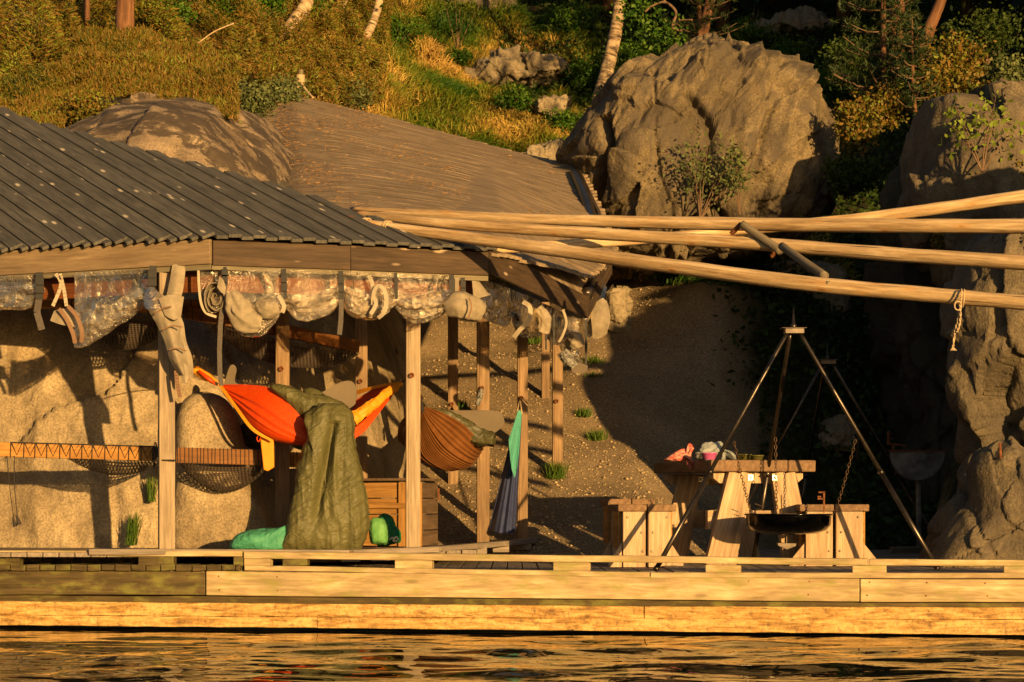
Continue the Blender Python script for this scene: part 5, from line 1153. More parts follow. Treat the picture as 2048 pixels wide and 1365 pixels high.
for yy in (.10, 1.50):
    m = MB(); m.prism([L_(-.38, yy, ztop - .097), L_(.36, yy, ztop - .097), L_(.36, yy, ztop - .145), L_(.31, yy, ztop - .185), L_(-.33, yy, ztop - .185), L_(-.38, yy, ztop - .145)], L_(0, .09, 0) - L_(0, 0, 0)); m.build('cross_beam', M['table'], tb_, bevel=.005)
    for sx in (-1, 1):
        for w_off in ((0, .10), (.105, .10)):
            xt = sx * (.13 + w_off[0] * .85); xb = sx * (.25 + w_off[0] * 1.15) - (0.03 if sx < 0 else 0)
            m = MB(); m.beam(L_(xb, yy - .035, .0), L_(xt, yy - .035, ztop - .10), .13, .07, up=L_(0, -1, 0) - L_(0, 0, 0), w1=.105); m.build('leg', M['table'], tb_, bevel=.005)
    m = MB(); m.beam(L_(-.42, yy + .06, .36), L_(.36, yy + .06, .36), .075, .15); m.build('stretcher', M['table'], tb_, bevel=.006)
    for bx in (-.10, .10):
        m = MB(); m.beam(L_(bx - .02, yy - .078, ztop - .14), L_(bx + .02, yy - .078, ztop - .14), .008, .042); bolt(m, L_(bx, yy - .085, ztop - .14)); m.build('bolt_plate', M['steel'], tb_)
m = MB(); m.beam(L_(0, .15, .36), L_(0, 1.5, .36), .09, .12); m.build('stretcher', M['tabletop'], tb_, bevel=.006)
def stool(lab, px, Y, wpx, rot, depth, zt_=None):
    o = P(px, 0, Y); r = thing('stool', lab, 'stool', (o.x, Y + depth / 2, 0), 'block stools round the picnic table'); w_ = W(wpx, Y); Ls = frame2((o.x, Y), rot); zt_ = zt_ or P(0, 1009, Y).z
    m = MB()
    for k in (-1, 1): m.beam(Ls(k * w_ * .262, -.03, zt_ - .028), Ls(k * w_ * .262, depth + .03, zt_ - .028), w_ * .51, .055)
    m.build('seat', M['tabletop'], r, bevel=.008)
    for yy in (0, depth - .06):
        for k in (-1, 1):
            m = MB(); m.beam(Ls(k * w_ * .225, yy, 0), Ls(k * w_ * .225, yy, zt_ - .057), w_ * .40, .055, up=Ls(0, -1, 0) - Ls(0, 0, 0)); lg = m.build('leg', M['table'], r, bevel=.005)
            m = MB()
            for bx, bz in ((.35 * k, zt_ - .10), (.10 * k, zt_ * .55), (.08 * k, zt_ * .25)): bolt(m, Ls(bx * w_, yy - .029, bz), .010)
            m.build('bolt', M['steel'], lg, smooth=True)
    for k in (-1, 1):
        m = MB(); m.beam(Ls(k * w_ * .44, .06, zt_ * .62), Ls(k * w_ * .44, depth - .09, zt_ * .62), .04, zt_ * .62); m.build('side_panel', M['chest'], r, bevel=.004)
        m = MB(); m.prism([Ls(k * w_ * .43, .0, 0), Ls(k * w_ * .66, .0, 0), Ls(k * w_ * .66, 0, .04), Ls(k * w_ * .43, 0, .19)], Ls(0, .07, 0) - Ls(0, 0, 0)); m.build('foot_brace', M['table'], r, bevel=.004)
    return r
stool('block stool at the left of the picnic table, in front of a darker stool', 1293, 17.55, 114, .12, .40)
stool('darker shaded stool partly hidden behind the left stool', 1262, 18.5, 92, .10, .40, P(0, 998, 18.5).z)
stool('block stool right of the picnic table, behind the black pan', 1668, 17.75, 134, -.02, .42)
# things on the table
zt = ztop
def on_t(px, py, y): return P(px, py, y)
tag(blob('towel', [(1392, 914), (1400, 892), (1412, 884), (1432, 886), (1448, 890), (1462, 900), (1470, 917), (1440, 920), (1410, 919)], 18.6, .10, .12, M['towel'], 120, 60, .02, 3, .6, 101, .3, extra=wrinkle((8, 8, 8), .035, 102)), 'crumpled grey-blue towel heaped on the table behind the pink bowl', 'towel')
tag(blob('cloth', [(1330, 921), (1334, 914), (1352, 905), (1368, 900), (1390, 901), (1400, 908), (1398, 919), (1370, 921)], 18.35, .09, .12, M['red'], 120, 60, .02, 3, .6, 103, .3, extra=wrinkle((8, 8, 8), .03, 104)), 'red printed cloth crumpled on the left end of the table', 'cloth')
tag(blob('cloth', [(1384, 920), (1390, 908), (1400, 906), (1408, 912), (1408, 920)], 18.1, .04, .05, M['stripe'], 80, 40, .01, 3, .6, 105, .3, extra=wrinkle((8, 8, 8), .02, 106)), 'small black and white cloth beside the pink bowl', 'cloth')
def bowl(px, y, r, h, mat, lab, group=None):
    c = P(px, 0, y); c.z = ztop + .004; m = MB(); m.lathe(c, [(.001, 0), (r * .75, 0), (r, h), (r * 1.05, h), (r * 1.05, h - .008), (r * 1.02, h + .002), (r * .95, h), (r * .7, .01), (.001, .008)], 28)
    return tag(m.build('bowl', M[mat], smooth=True), lab, 'bowl', group)
bowl(1419, 18.08, .060, .052, 'pink', 'pink plastic bowl on the table')
bowl(1488, 18.25, .062, .045, 'olivebowl', 'olive green bowl, the left one of two on the table', 'olive bowls on the table'); bowl(1514, 18.3, .055, .038, 'olivebowl', 'olive green bowl, the right and lower one of two on the table', 'olive bowls on the table')

# ------------------------------------------------------------------ tripods, pan, grill
def chain(mb, p0, p1, sag=0.0, pitch=.029):
    n_ = max(3, int((p1 - p0).length / pitch)); d0 = (p1 - p0)
    for i in range(n_):
        t = (i + .5) / n_; c = p0 + d0 * t - Vector((0, 0, sag * 4 * t * (1 - t))); d = d0.normalized(); s_ = d.cross(Vector((0, 1, .1))).normalized(); u_ = s_.cross(d)
        if i % 2: s_, u_ = u_, s_
        mb.tube([c + d * math.cos(a) * pitch * .66 + s_ * math.sin(a) * pitch * .34 for a in np.linspace(0, 6.2832, 9)], .0030, 5)
def tripod(lab, ox, oy, oz, with_chain_stub=False):
    T0 = lambda px, py, y: P(px, py, y) + Vector((ox, oy, oz))
    r = thing('fire_tripod', lab, 'tripod', T0(1587, 1140, 17.4), 'tripods for hanging fire pans')
    m = MB(); m.beam(T0(1569, 663, 17.4), T0(1607, 663, 17.4), .11, .040); m.beam(T0(1562, 657, 17.4), T0(1612, 657, 17.4), .13, .008)
    m.build('head_plate', M['pipe'], r, bevel=.003)
    m = MB(); m.tube([T0(1587, 657, 17.4), T0(1587, 650, 17.4), T0(1587, 648, 17.4), T0(1587, 614, 17.4)], [.026, .024, .014, .002], 10); m.build('spike', M['pipe'], r, smooth=True)
    for (fx, fy, yy, tx) in ((1311, 1141, 16.66, 1575), (1876, 1140, 16.85, 1600), (1505, 1131, 18.35, 1581)):
        a = T0(tx, 666, 17.4 + (yy - 17.4) * .04); f = T0(fx, fy, yy); d = f - a; m = MB()
        k1 = .09
        m.tube([a, a + d * .03, a + d * .60], [.013, .0155, .0155], 12); m.tube([a + d * .585, a + d * .605], .021, 12); m.tube([a + d * .60, f], .0185, 12); m.tube([f - d * .012, f], .023, 12)
        q_ = a + d * .595; m.tube([q_, q_ + Vector((-.03, -.01, -.012))], .006, 6)
        m.build('leg', M['pipe'], r, smooth=True)
    return r, T0
tp, T0 = tripod('tall black steel tripod at the jetty edge with a pan hung inside', 0, 0, 0)
tp2, T2 = tripod('second tripod standing dark in the shade behind the table', P(1655, 0, 22).x - P(1587, 0, 17.4).x, 22 - 17.4, .05)
m = MB(); chain(m, T2(1665, 850, 17.2), T2(1660, 905, 17.2)); m.build('chain', M['chain'], tp2)
pc = P(1577, 1029, 17.45); rp = W(88, 17.4)
pn = thing('fire_pan', 'wide black enamel fire pan hanging on three chains inside the tripod', 'pan', pc - Vector((0, 0, .2)))
m = MB(); m.lathe(pc, [(.001, -.158), (rp * .30, -.156), (rp * .66, -.146), (rp * .86, -.120), (rp * .955, -.080), (rp * .97, -.01), (rp * .975, 0), (rp * 1.02, .004), (rp * 1.02, -.004), (rp * .99, -.006), (rp * .95, -.012), (rp * .93, -.08), (rp * .8, -.12), (.001, -.14)], 56); m.build('pan_body', M['black'], pn, smooth=True)
for (px, py, yy, tx, ty, tyy) in ((1468, 884, 16.98, 1502, 1026, 17.35), (1551, 876, 17.75, 1553, 1026, 17.7), (1711, 880, 17.1, 1670, 1026, 17.35)):
    m = MB(); chain(m, P(px, py, yy), P(tx, ty, tyy), .02 if px != 1551 else 0); m.build('chain', M['chain'], pn, smooth=True)
m = MB(); m.tube([P(1573, 1068, 17.45), P(1573, 1090, 17.45)], .006, 8); m.prism([P(1555, 1086, 17.40), P(1593, 1087, 17.40), P(1592, 1093, 17.40), P(1574, 1100, 17.40), (P(1556, 1092, 17.40))], (0, .12, 0)); m.build('air_valve', M['pipe'], pn, bevel=.003)
m = MB()
for a, b in [((1648, 985), (1648, 1026)), ((1637, 985), (1650, 985)), ((1635, 994), (1642, 994)), ((1635, 998), (1648, 998))]: m.beam(P(a[0], a[1], 17.15), P(b[0], b[1], 17.15), .012, .012, up=(0, 1, 0))
m.build('clamp', M['rust'], pn)
m = MB(); m.tube([P(1563, 990, 17.5), P(1563, 1027, 17.5)], .005, 6); m.tube([P(1510, 1008, 17.6), P(1527, 1014, 17.6), P(1512, 1018, 17.6), P(1528, 1022, 17.6)], .004, 6); m.build('hook_rod', M['chain'], pn)

gr = thing('barrel_grill', 'half-barrel grill on a pole in the shade left of the rock wall', 'grill', P(1835, 1092, 21.0))
m = MB(); gy = 20.9; cx_, cz_, rg = P(1835, 904, gy).x, P(1835, 904, gy).z, W(55, gy)
arc = [Vector((cx_ + rg * math.cos(a), gy, cz_ + rg * 1.04 * math.sin(a))) for a in np.linspace(math.pi, 2 * math.pi, 26)]
m.prism(arc, (.12, .75, 0)); m.build('grill_body', M['grillmetal'], gr, bevel=.004)
m = MB(); m.beam(P(1776, 902, gy - .02), P(1894, 902, gy - .02), .02, .015); m.build('rim', M['rust'], gr)
m = MB(); m.beam(P(1777, 862, gy), P(1777, 890, gy), .02, .022, up=(0, 1, 0)); m.beam(P(1774, 888, gy), P(1812, 892, gy), .02, .022); m.beam(P(1786, 890, gy), P(1786, 904, gy), .02, .02, up=(0, 1, 0)); m.beam(P(1774, 866, gy), P(1784, 868, gy), .02, .012); m.beam(P(1776, 882, gy), P(1786, 876, gy), .02, .012)
m.build('grate_arm', M['rust'], gr, bevel=.002)
m = MB(); m.tube([P(1836, 958, gy + .2), P(1838, 1094, gy + .2)], .024, 10); m.build('pole', M['grillmetal'], gr)
m = MB(); z_ = .08; m.beam(P(1783, 1097, 21.5), P(1886, 1097, 21.5), .25, .03); m.beam(P(1783, 1103, 21.4), P(1886, 1103, 21.4), .03, .05)
tag(m.build('step', M['batten'], bevel=.004), 'low grey wooden step on the deck at the foot of the barrel grill', 'step')
m = MB(); m.beam(P(1862, 1110, 20.6), P(1938, 812, 21.4), .09, .04); tag(m.build('plank', M['dockold'], bevel=.004), 'dark plank leaning against the shaded rock wall', 'plank')
m = MB(); m.tube([P(2001, 918, 17.15), P(2000, 886, 17.15)], [.012, .010], 8); tag(m.build('iron_pin', M['rust']), 'rusty iron pin set in the lowest block of the rock wall', 'pin')
m = MB(); m.tube([P(596, 205, 31.2), P(602, 140, 31.2)], .035, 8)
mp_ = m.build('mooring_post', M['whitepaint'] if False else M['batten']); tag(mp_, 'short pale post with rope lashed round it at the top corner of the brown roof', 'post')
m = MB()
for k in range(5): c = P(601, 152 + k * 3, 31.2); m.tube([c + Vector((math.cos(a), math.sin(a), .1 * math.sin(a))) * .05 for a in np.linspace(0, 6.28, 12)], .016, 6)
for e in [((600, 160), (576, 196)), ((600, 162), (626, 196)), ((600, 170), (572, 192))]: m.tube(smoothpath([P(e[0][0], e[0][1], 31.15), P((e[0][0] + e[1][0]) / 2, (e[0][1] + e[1][1]) / 2 + 3, 31.0), P(e[1][0], e[1][1], 30.8)]), .017, 6)
m.build('rope', M['rope'], mp_, smooth=True)

# ------------------------------------------------------------------ vegetation
def blades(name, base, dirs, length, width, mat, parent=None, rnd=None, bendz=0.0):
    n_ = len(base); s = np.cross(dirs, RS.normal(size=(n_, 3))); s /= np.linalg.norm(s, axis=1)[:, None] + 1e-9
    L = length[:, None]; w_ = width[:, None]; mid = base + dirs * L * .55; tip = base + dirs * L; tip[:, 2] -= bendz * length
    v = np.stack([base - s * w_ * .5, base + s * w_ * .5, mid + s * w_ * .38, mid - s * w_ * .38, tip], 1).reshape(-1, 3)
    i = np.arange(n_)[:, None] * 5; f = np.concatenate([i + [0, 1, 2], i + [0, 2, 3], i + [3, 2, 4]], 0)
    r_ = np.repeat(RS.rand(n_) if rnd is None else np.clip(rnd, 0, 1), 5)
    return np_mesh(name, v, f, mat, parent, rnd=r_)
def leaves(name, cen, size, mat, parent=None, rnd=None, aspect=.6, up=.25):
    n_ = len(cen); a = RS.normal(size=(n_, 3)); a /= np.linalg.norm(a, axis=1)[:, None]; b = np.cross(a, RS.normal(size=(n_, 3))); b /= np.linalg.norm(b, axis=1)[:, None]
    s = (np.full(n_, size) * RS.uniform(.6, 1.3, n_))[:, None]
    v = np.stack([cen - a * s, cen + b * s * aspect, cen + a * s, cen - b * s * aspect], 1).reshape(-1, 3)
    f = np.arange(n_)[:, None] * 4 + np.arange(4)[None]
    return np_mesh(name, v, f, mat, parent, rnd=np.repeat(RS.rand(n_) if rnd is None else np.clip(rnd, 0, 1), 4))
def updir(n_, spread, lean=(0, 0, 1)):
    d = RS.normal(size=(n_, 3)) * spread + np.array(lean); return d / np.linalg.norm(d, axis=1)[:, None]
def seen(x, y, z, m=60):
    px = 1024 + x / y * F; py = HZ - (z - CZ) / y * F; return (px > -m) & (px < 2048 + m) & (py > -m) & (py < 1365 + m), px, py

# heather: lumpy cushions over the upper left hillside
def lumps(x, y, seed):
    p = np.stack([x, y, np.zeros_like(x)], 1)
    return np.clip(.5 + 1.0 * fbm(p * [1.7, 1.1, 1] + seed, 2, seed) + .45 * vnoise(p * [4.2, 2.8, 1], seed + 3), 0, 1.5)
n_ = 800000; x = RS.uniform(-7.2, 1.5, n_); y = RS.uniform(20.5, 44, n_); z = terrain(x, y)
ok, px, py = seen(x, y, z + .3, 60)
lim = np.interp(px, [-80, 130, 165, 300, 430, 470, 600, 700, 765, 790, 1200], [290, 240, 180, 165, 212, 222, 190, 215, 245, -50, -50])
zl = z + .0
ok &= (py < lim + 12) & (py > -40) & (px < 785 + 30 * vnoise(np.stack([y * 1.5, y * 0, y * 0], 1), 5)) & (RS.rand(n_) < np.clip((y - 14) / 12, .6, 1))
slab_z = 0
x, y, z, px, py = x[ok], y[ok], z[ok], px[ok], py[ok]
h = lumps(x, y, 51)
e_ = .05; gxn = (lumps(x + e_, y, 51) - h) / e_; gyn = (lumps(x, y + e_, 51) - h) / e_
hh = .95 * h; base = np.stack([x, y, z + hh * RS.uniform(.6, 1.0, len(x))], 1)
d = updir(len(x), 1.0) + np.stack([-gxn * .7, -gyn * .7 - .35, np.zeros_like(x)], 1); d /= np.linalg.norm(d, axis=1)[:, None]
cl_ = fbm(np.stack([x, y, z], 1) * .9, 3, 61) * .55 + .5
tag(blades('heather', base, d, RS.uniform(.03, .075, len(x)), RS.uniform(.011, .022, len(x)), M['heather'], rnd=cl_ - .25 * (h < .35) + RS.normal(size=len(x)) * .2), 'brown and olive heather covering the slope above the roofs', 'heather', kind='stuff')  # hollows darker: brown stems, plus shade between cushions put into the colour
# heather hanging over the top of the slab
pp_ = []
for k in range(60000):
    px_ = RS.uniform(-80, 480); lo = np.interp(px_, [-80, 0, 130, 165, 300, 430, 480], [318, 288, 258, 205, 198, 232, 255]); row = RS.uniform(lo - 130, lo)
    yy = np.interp(row, [60, 130, 200, 260], [27.3, 25.4, 24.1, 22.4]) ; pp_.append(P(px_, row + 4 * math.sin(px_ * .06) + 7 * math.sin(px_ * .021), yy + RS.uniform(-.1, .25)))
pp_ = np.array([tuple(p) for p in pp_]); l2 = lumps(pp_[:, 0] * 1.2, pp_[:, 1] * 2, 71); pp_[:, 1] -= l2 * .25
dd = updir(len(pp_), 1.0, (.1, -.35, 1)); cl_ = fbm(pp_ * 1.1, 3, 62) * .5 + .5
tag(blades('heather', pp_, dd, RS.uniform(.03, .08, len(pp_)), RS.uniform(.009, .018, len(pp_)), M['heather'], rnd=cl_ + RS.normal(size=len(pp_)) * .16), 'nearest rusty heather cushions overhanging the slab and the grey roof', 'heather', kind='stuff')
# straw and grass of the meadow
n_ = 230000; x = RS.uniform(-4.5, 5.5, n_); y = RS.uniform(25.5, 47, n_); z = terrain(x, y); ok, px, py = seen(x, y, z, 40)
ok &= (px > 600) & (px < 1700) & ((px < 1180) | (py < 572)) & ((y > 29.5) | (px > 1180)) & (px < 1200 + (y < 30) * 500) & ~((px > 760) & (y < 30) & (px < 1180)) & (RS.rand(n_) < np.where(px < 760, .3, 1))
x, y, z = x[ok], y[ok], z[ok]; p3 = np.stack([x, y, z], 1)
tuft = vnoise(p3 * [2.4, 1.2, 0] + 3, 81); gr_ = fbm(p3 * [.9, .55, 0] + 8, 3, 83)
fl_ = np.stack([vnoise(p3 * .8, 85) * 1.1, vnoise(p3 * .8 + 20, 86) * .6 - .5, np.full(len(x), .75)], 1) + RS.normal(size=(len(x), 3)) * .45
fl_ /= np.linalg.norm(fl_, axis=1)[:, None]
tag(blades('dry_grass', p3 + np.array([0, 0, 1]) * np.clip(tuft, 0, 1)[:, None] * .16, fl_, RS.uniform(.12, .30, len(x)) * (1 + .5 * tuft), RS.uniform(.010, .022, len(x)), M['grass'], rnd=.50 + gr_ * 1.3 + RS.normal(size=len(x)) * .12, bendz=.25), 'golden straw and green grass on the sunny slope', 'grass', kind='stuff')
# dark undergrowth of the forest floor and the gully
n_ = 150000; x = RS.uniform(-2, 12, n_); y = RS.uniform(22.5, 52, n_); z = terrain(x, y); ok, px, py = seen(x, y, z, 60)
ok &= (py > -60) & (((px > 1000) & (y > 37.5)) | ((px > 1500 + 45 * RS.normal(size=len(px))) & (y > 25.5)) | ((px > 1520) & (y > 24.2)) | ((px > 1650)))
x, y, z = x[ok], y[ok], z[ok]; p3 = np.stack([x, y, z], 1); lh = np.clip(.3 + .8 * fbm(p3 * .9, 3, 91), 0, 1.3)
leaves('undergrowth', p3 + np.stack([x * 0, x * 0, lh * RS.rand(len(x)) * .6], 1), .045, M['leaf'], rnd=lh * .5 + RS.rand(len(x)) * .4)
tag(sc.objects['undergrowth'], 'dark leafy undergrowth on the forest floor and in the gully', 'undergrowth', kind='stuff')
# loose gravel stones
n_ = 9000; x = RS.uniform(-1.6, 2.2, n_); y = 19.6 + RS.rand(n_) ** 1.4 * 9; z = terrain(x, y); r_ = RS.uniform(.005, .014, n_) * (1 + 1.4 * (RS.rand(n_) ** 10))
oc = np.array([(1, 0, 0), (0, 1, 0), (-1, 0, 0), (0, -1, 0), (0, 0, .7), (0, 0, -.7)]); of = np.array([(0, 1, 4), (1, 2, 4), (2, 3, 4), (3, 0, 4), (1, 0, 5), (2, 1, 5), (3, 2, 5), (0, 3, 5)])
v = (np.stack([x, y, z + .3 * r_], 1)[:, None] + oc[None] * r_[:, None, None] * RS.uniform(.6, 1.3, (n_, 6, 1))).reshape(-1, 3)
tag(np_mesh('gravel', v, (np.arange(n_)[:, None, None] * 6 + of[None]).reshape(-1, 3), M['pebble']), 'loose gravel stones on the sunlit slope', 'gravel', kind='stuff')
# fallen needles on the brown roof
n_ = 22000; uu = RS.rand(n_) ** 1.9; vv_ = RS.rand(n_); cl_ = vnoise(np.stack([uu * 9, vv_ * 9, vv_ * 0], 1), 95) + .75 - uu * 1.5 + .4 * vnoise(np.stack([uu * 40, vv_ * 60, vv_ * 0], 1), 96)
k_ = cl_ > RS.rand(n_) * 1.3; pts = np.array([tuple(roof_pt(a, b)) for a, b in zip(uu[k_], vv_[k_])]); pts[:, 2] += .045
d = RS.normal(size=(len(pts), 3)) * [1, 1, .1] ; d /= np.linalg.norm(d, axis=1)[:, None]
tag(blades('pine_litter', pts, d, RS.uniform(.02, .06, len(pts)), RS.uniform(.003, .007, len(pts)), M['litter']), 'rusty pine needles and litter lying on the brown roof', 'pine litter', kind='stuff')

def tuft(px, py, y, hpx, n_, lab, mat='greengrass', spread=.28, wpx=18, green=.5, lean=(0, 0, 1), ground=True):
    c = P(px, py, y)
    if ground: c = onground(px, py, 19.3); y = c.y
    r_ = W(wpx, y) * .5; b = np.array(tuple(c)) + RS.normal(size=(n_, 3)) * [r_ * .5, r_ * .5, .005]
    o = blades('grass_tuft', b, updir(n_, spread, lean), RS.uniform(.4, 1, n_) * W(hpx, y), RS.uniform(.004, .009, n_) * y / 18, M[mat], rnd=green + RS.normal(size=n_) * .25, bendz=.15)
    return tag(o, lab, 'grass', 'grass tufts on rock and gravel')
tuft(262, 1090, 18.75, 88, 220, 'tall green grass tuft at the foot of the rock slab left of the first post', lean=(.15, 0, 1), spread=.13, ground=False)
tuft(303, 1003, 18.85, 70, 130, 'green grass tuft in the crack just left of the first post', lean=(0, 0, 1), spread=.12, wpx=14, ground=False)
for a in [(1110, 962, 0, 50, 260, 'bushy grass tuft at the foot of the last post on the gravel'), (1168, 838, 0, 28, 160, 'sparse grass tuft right of the last post, upper of two'), (1192, 882, 0, 34, 160, 'green grass tuft at the edge of the shadow on the gravel'),
          (1186, 728, 0, 26, 120, 'small grass tuft below the pale curtain corner'), (1187, 760, 0, 16, 80, 'tiny grass tuft low beside the gravel path'), (920, 820, 0, 26, 120, 'small grass tuft between the back posts'),
          (1065, 690, 0, 36, 160, 'short grass tuft high between the far posts')]: tuft(*a, wpx=34)
for a in [(930, 275, 30), (1245, 545, 55), (1290, 540, 45), (1340, 535, 40), (1260, 560, 40)]:
    c = onground(a[0], a[1]); tuft(a[0], a[1], c.y, a[2] * 1.1, 260, {930: 'upright straw tuft rising at the top edge of the brown roof', 1245: 'golden straw tuft beside the far corner of the brown roof', 1290: 'straw tuft under the logs, second from the roof corner', 1340: 'straw tuft under the logs, farthest from the roof corner', 1260: 'straw tuft lowest on the ledge below the logs'}[a[0]], 'grass', .35, 30, .6)
for q_, lab in (([(362, 118), (395, 88), (430, 63), (468, 47)], 'long bent straw stalk arching over the heather'), ([(382, 154), (400, 150), (418, 146)], 'short straw stalk lying on the heather')):
    m = MB(); m.tube(smoothpath([P(p[0], p[1], 26.4) for p in q_], 6), .008, 5); tag(m.build('straw_stalk', M['rope'], smooth=True), lab, 'stalk')

def shrub(name, lab, px, py, wpx, hpx, n_, leaf, mat, stems=6, y=None, group=None, cat='shrub', twig='twig', rb=.010, mb_=True, seed=1, lift=0.0):
    c = onground(px, py) if y is None else P(px, py, y); y = c.y; rr = random.Random(seed)
    r = thing(name, lab, cat, c, group); wv, hv = W(wpx, y) / 2, W(hpx, y); m = MB(); cen = []
    for k in range(stems):
        a = rr.uniform(0, 6.28); q_ = rr.uniform(.2, 1); tip = c + Vector((math.cos(a) * wv * q_, math.sin(a) * wv * .7 * q_, hv * rr.uniform(.55, 1) * (1.08 - .35 * q_)))
        mid = c.lerp(tip, .5) + Vector((rr.uniform(-.06, .06), rr.uniform(-.06, .06), .08)) * wv; sp_ = smoothpath([c, mid, tip], 5); m.tube(sp_, [rb * (1 - .75 * i / (len(sp_) - 1)) for i in range(len(sp_))], 5)
        for j in range(len(sp_)):
            if j > len(sp_) * (.35 + lift): cen.append((tuple(sp_[j]), .9))
    m.build('stem', M[twig], r)
    cc = np.array([c_[0] for c_ in cen]); idx = RS.randint(0, len(cc), n_); sp2 = .20 * min(wv, hv)
    pts = cc[idx] + RS.normal(size=(n_, 3)) * sp2
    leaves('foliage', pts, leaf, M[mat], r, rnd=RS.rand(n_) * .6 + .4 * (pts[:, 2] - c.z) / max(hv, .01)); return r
gB = 'leafy bushes on the hillside'
for i, a in enumerate([(1175, 195, 110, 100, 2600, 'green bush left of the birch foot'), (1130, 275, 90, 50, 1500, 'low bright green bush left of the huge boulder'), (1030, 230, 90, 50, 1200, 'low green bush at the right side of the meadow'),
                       (1280, 140, 120, 60, 1800, 'green bush between the birch and the top of the boulder'), (910, 135, 90, 34, 1300, 'round green bush at the foot of the thin sapling'),
                       (1490, 105, 120, 60, 1700, 'olive bush growing right behind the top of the boulder'), (1580, 150, 110, 70, 1500, 'dim green bush on the right shoulder of the boulder'), (1650, 220, 100, 90, 1500, 'dark bush between the boulder and the young pines'),
                       (1150, 90, 100, 90, 1300, 'shadowy bush at the forest edge left of the birch'), (800, 95, 120, 60, 1200, 'green and straw bush at the top of the meadow')]):
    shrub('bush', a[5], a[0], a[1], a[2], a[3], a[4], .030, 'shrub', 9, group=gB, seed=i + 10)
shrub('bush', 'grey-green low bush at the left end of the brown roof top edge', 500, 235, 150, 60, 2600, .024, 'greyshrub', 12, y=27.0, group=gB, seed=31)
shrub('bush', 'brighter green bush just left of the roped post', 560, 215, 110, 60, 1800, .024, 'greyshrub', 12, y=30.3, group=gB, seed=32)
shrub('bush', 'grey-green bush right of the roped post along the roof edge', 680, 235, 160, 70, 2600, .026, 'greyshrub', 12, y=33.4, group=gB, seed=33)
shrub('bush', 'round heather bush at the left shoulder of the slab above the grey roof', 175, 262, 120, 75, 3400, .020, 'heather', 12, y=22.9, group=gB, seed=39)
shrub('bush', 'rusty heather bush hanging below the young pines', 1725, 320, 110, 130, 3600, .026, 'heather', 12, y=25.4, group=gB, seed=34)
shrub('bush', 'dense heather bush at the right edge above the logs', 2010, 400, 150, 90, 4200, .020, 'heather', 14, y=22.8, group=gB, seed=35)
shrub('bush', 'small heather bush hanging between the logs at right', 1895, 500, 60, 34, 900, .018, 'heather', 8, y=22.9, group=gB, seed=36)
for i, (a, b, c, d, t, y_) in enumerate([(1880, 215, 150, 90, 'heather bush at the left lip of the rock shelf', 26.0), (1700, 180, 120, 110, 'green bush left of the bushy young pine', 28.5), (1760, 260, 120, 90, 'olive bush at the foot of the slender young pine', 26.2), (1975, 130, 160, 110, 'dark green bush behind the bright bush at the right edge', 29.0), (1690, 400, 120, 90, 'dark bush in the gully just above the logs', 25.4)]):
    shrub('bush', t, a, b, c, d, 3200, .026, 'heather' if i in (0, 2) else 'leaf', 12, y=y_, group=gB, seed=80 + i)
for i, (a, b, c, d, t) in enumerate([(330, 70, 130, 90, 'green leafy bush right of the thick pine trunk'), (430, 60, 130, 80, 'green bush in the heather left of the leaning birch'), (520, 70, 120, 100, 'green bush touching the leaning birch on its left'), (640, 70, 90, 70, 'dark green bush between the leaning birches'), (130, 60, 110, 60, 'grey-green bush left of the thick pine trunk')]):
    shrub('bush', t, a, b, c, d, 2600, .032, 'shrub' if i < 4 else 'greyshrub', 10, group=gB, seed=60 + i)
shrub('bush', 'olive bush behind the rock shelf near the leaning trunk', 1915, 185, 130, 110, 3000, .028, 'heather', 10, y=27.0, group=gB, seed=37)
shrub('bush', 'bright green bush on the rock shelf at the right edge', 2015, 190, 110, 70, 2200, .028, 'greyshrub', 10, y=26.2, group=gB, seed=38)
shrub('sapling', 'loose grey-green sapling growing against the face of the huge boulder', 1400, 440, 190, 200, 560, .026, 'greyshrub', 8, y=25.3, cat='sapling', seed=41, lift=.1)
shrub('sapling', 'thin sapling with few leaves right of another on the boulder face', 1480, 430, 110, 170, 420, .026, 'greyshrub', 4, y=25.2, cat='sapling', seed=42, lift=.2)
shrub('sapling', 'young birch with bright yellow-green leaves on the rock shelf', 1965, 345, 190, 170, 230, .032, 'youngleaf', 7, y=22.3, cat='sapling', seed=43, lift=.15)
shrub('sapling', 'slender sapling with dark stems at the top of the meadow', 915, 105, 110, 150, 420, .035, 'leaf', 5, cat='sapling', seed=44, lift=.1)
shrub('sapling', 'bare forked sapling standing in the dark behind the boulder', 1505, 95, 60, 130, 30, .03, 'leaf', 4, cat='sapling', seed=45, lift=.3, rb=.018)

def tree(name, lab, cat, trunk, mat, radpx, crown=None, group=None):
    y = trunk[0][2]; r = thing(name, lab, cat, P(*trunk[0]), group)
    pp = smoothpath([P(*p) for p in trunk], 8); rr = np.interp(np.linspace(0, 1, len(pp)), np.linspace(0, 1, len(radpx)), [W(q_, y) for q_ in radpx]); rr[0] *= 1.25
    m = MB(); m.tube(pp, rr, 14, rough=.05); m.build('trunk', M[mat], r, smooth=True); return r, pp
gT = 'birch trunks on the slope'
BT = [((1196, 205, 33.5), (1212, 150, 33.6), (1232, 60, 33.8), (1242, -30, 34.0), (1250, -200, 34.3), (1230, -420, 34.6)), ((712, 118, 38.5), (728, 82, 38.6), (748, 40, 38.8), (762, -15, 39.0), (790, -180, 39.3)),
      ((562, 90, 36.0), (590, 45, 36.1), (612, 10, 36.2), (622, -40, 36.3), (640, -200, 36.6)), ((664, 40, 41), (676, 18, 41.1), (690, -15, 41.2), (720, -160, 41.4))]
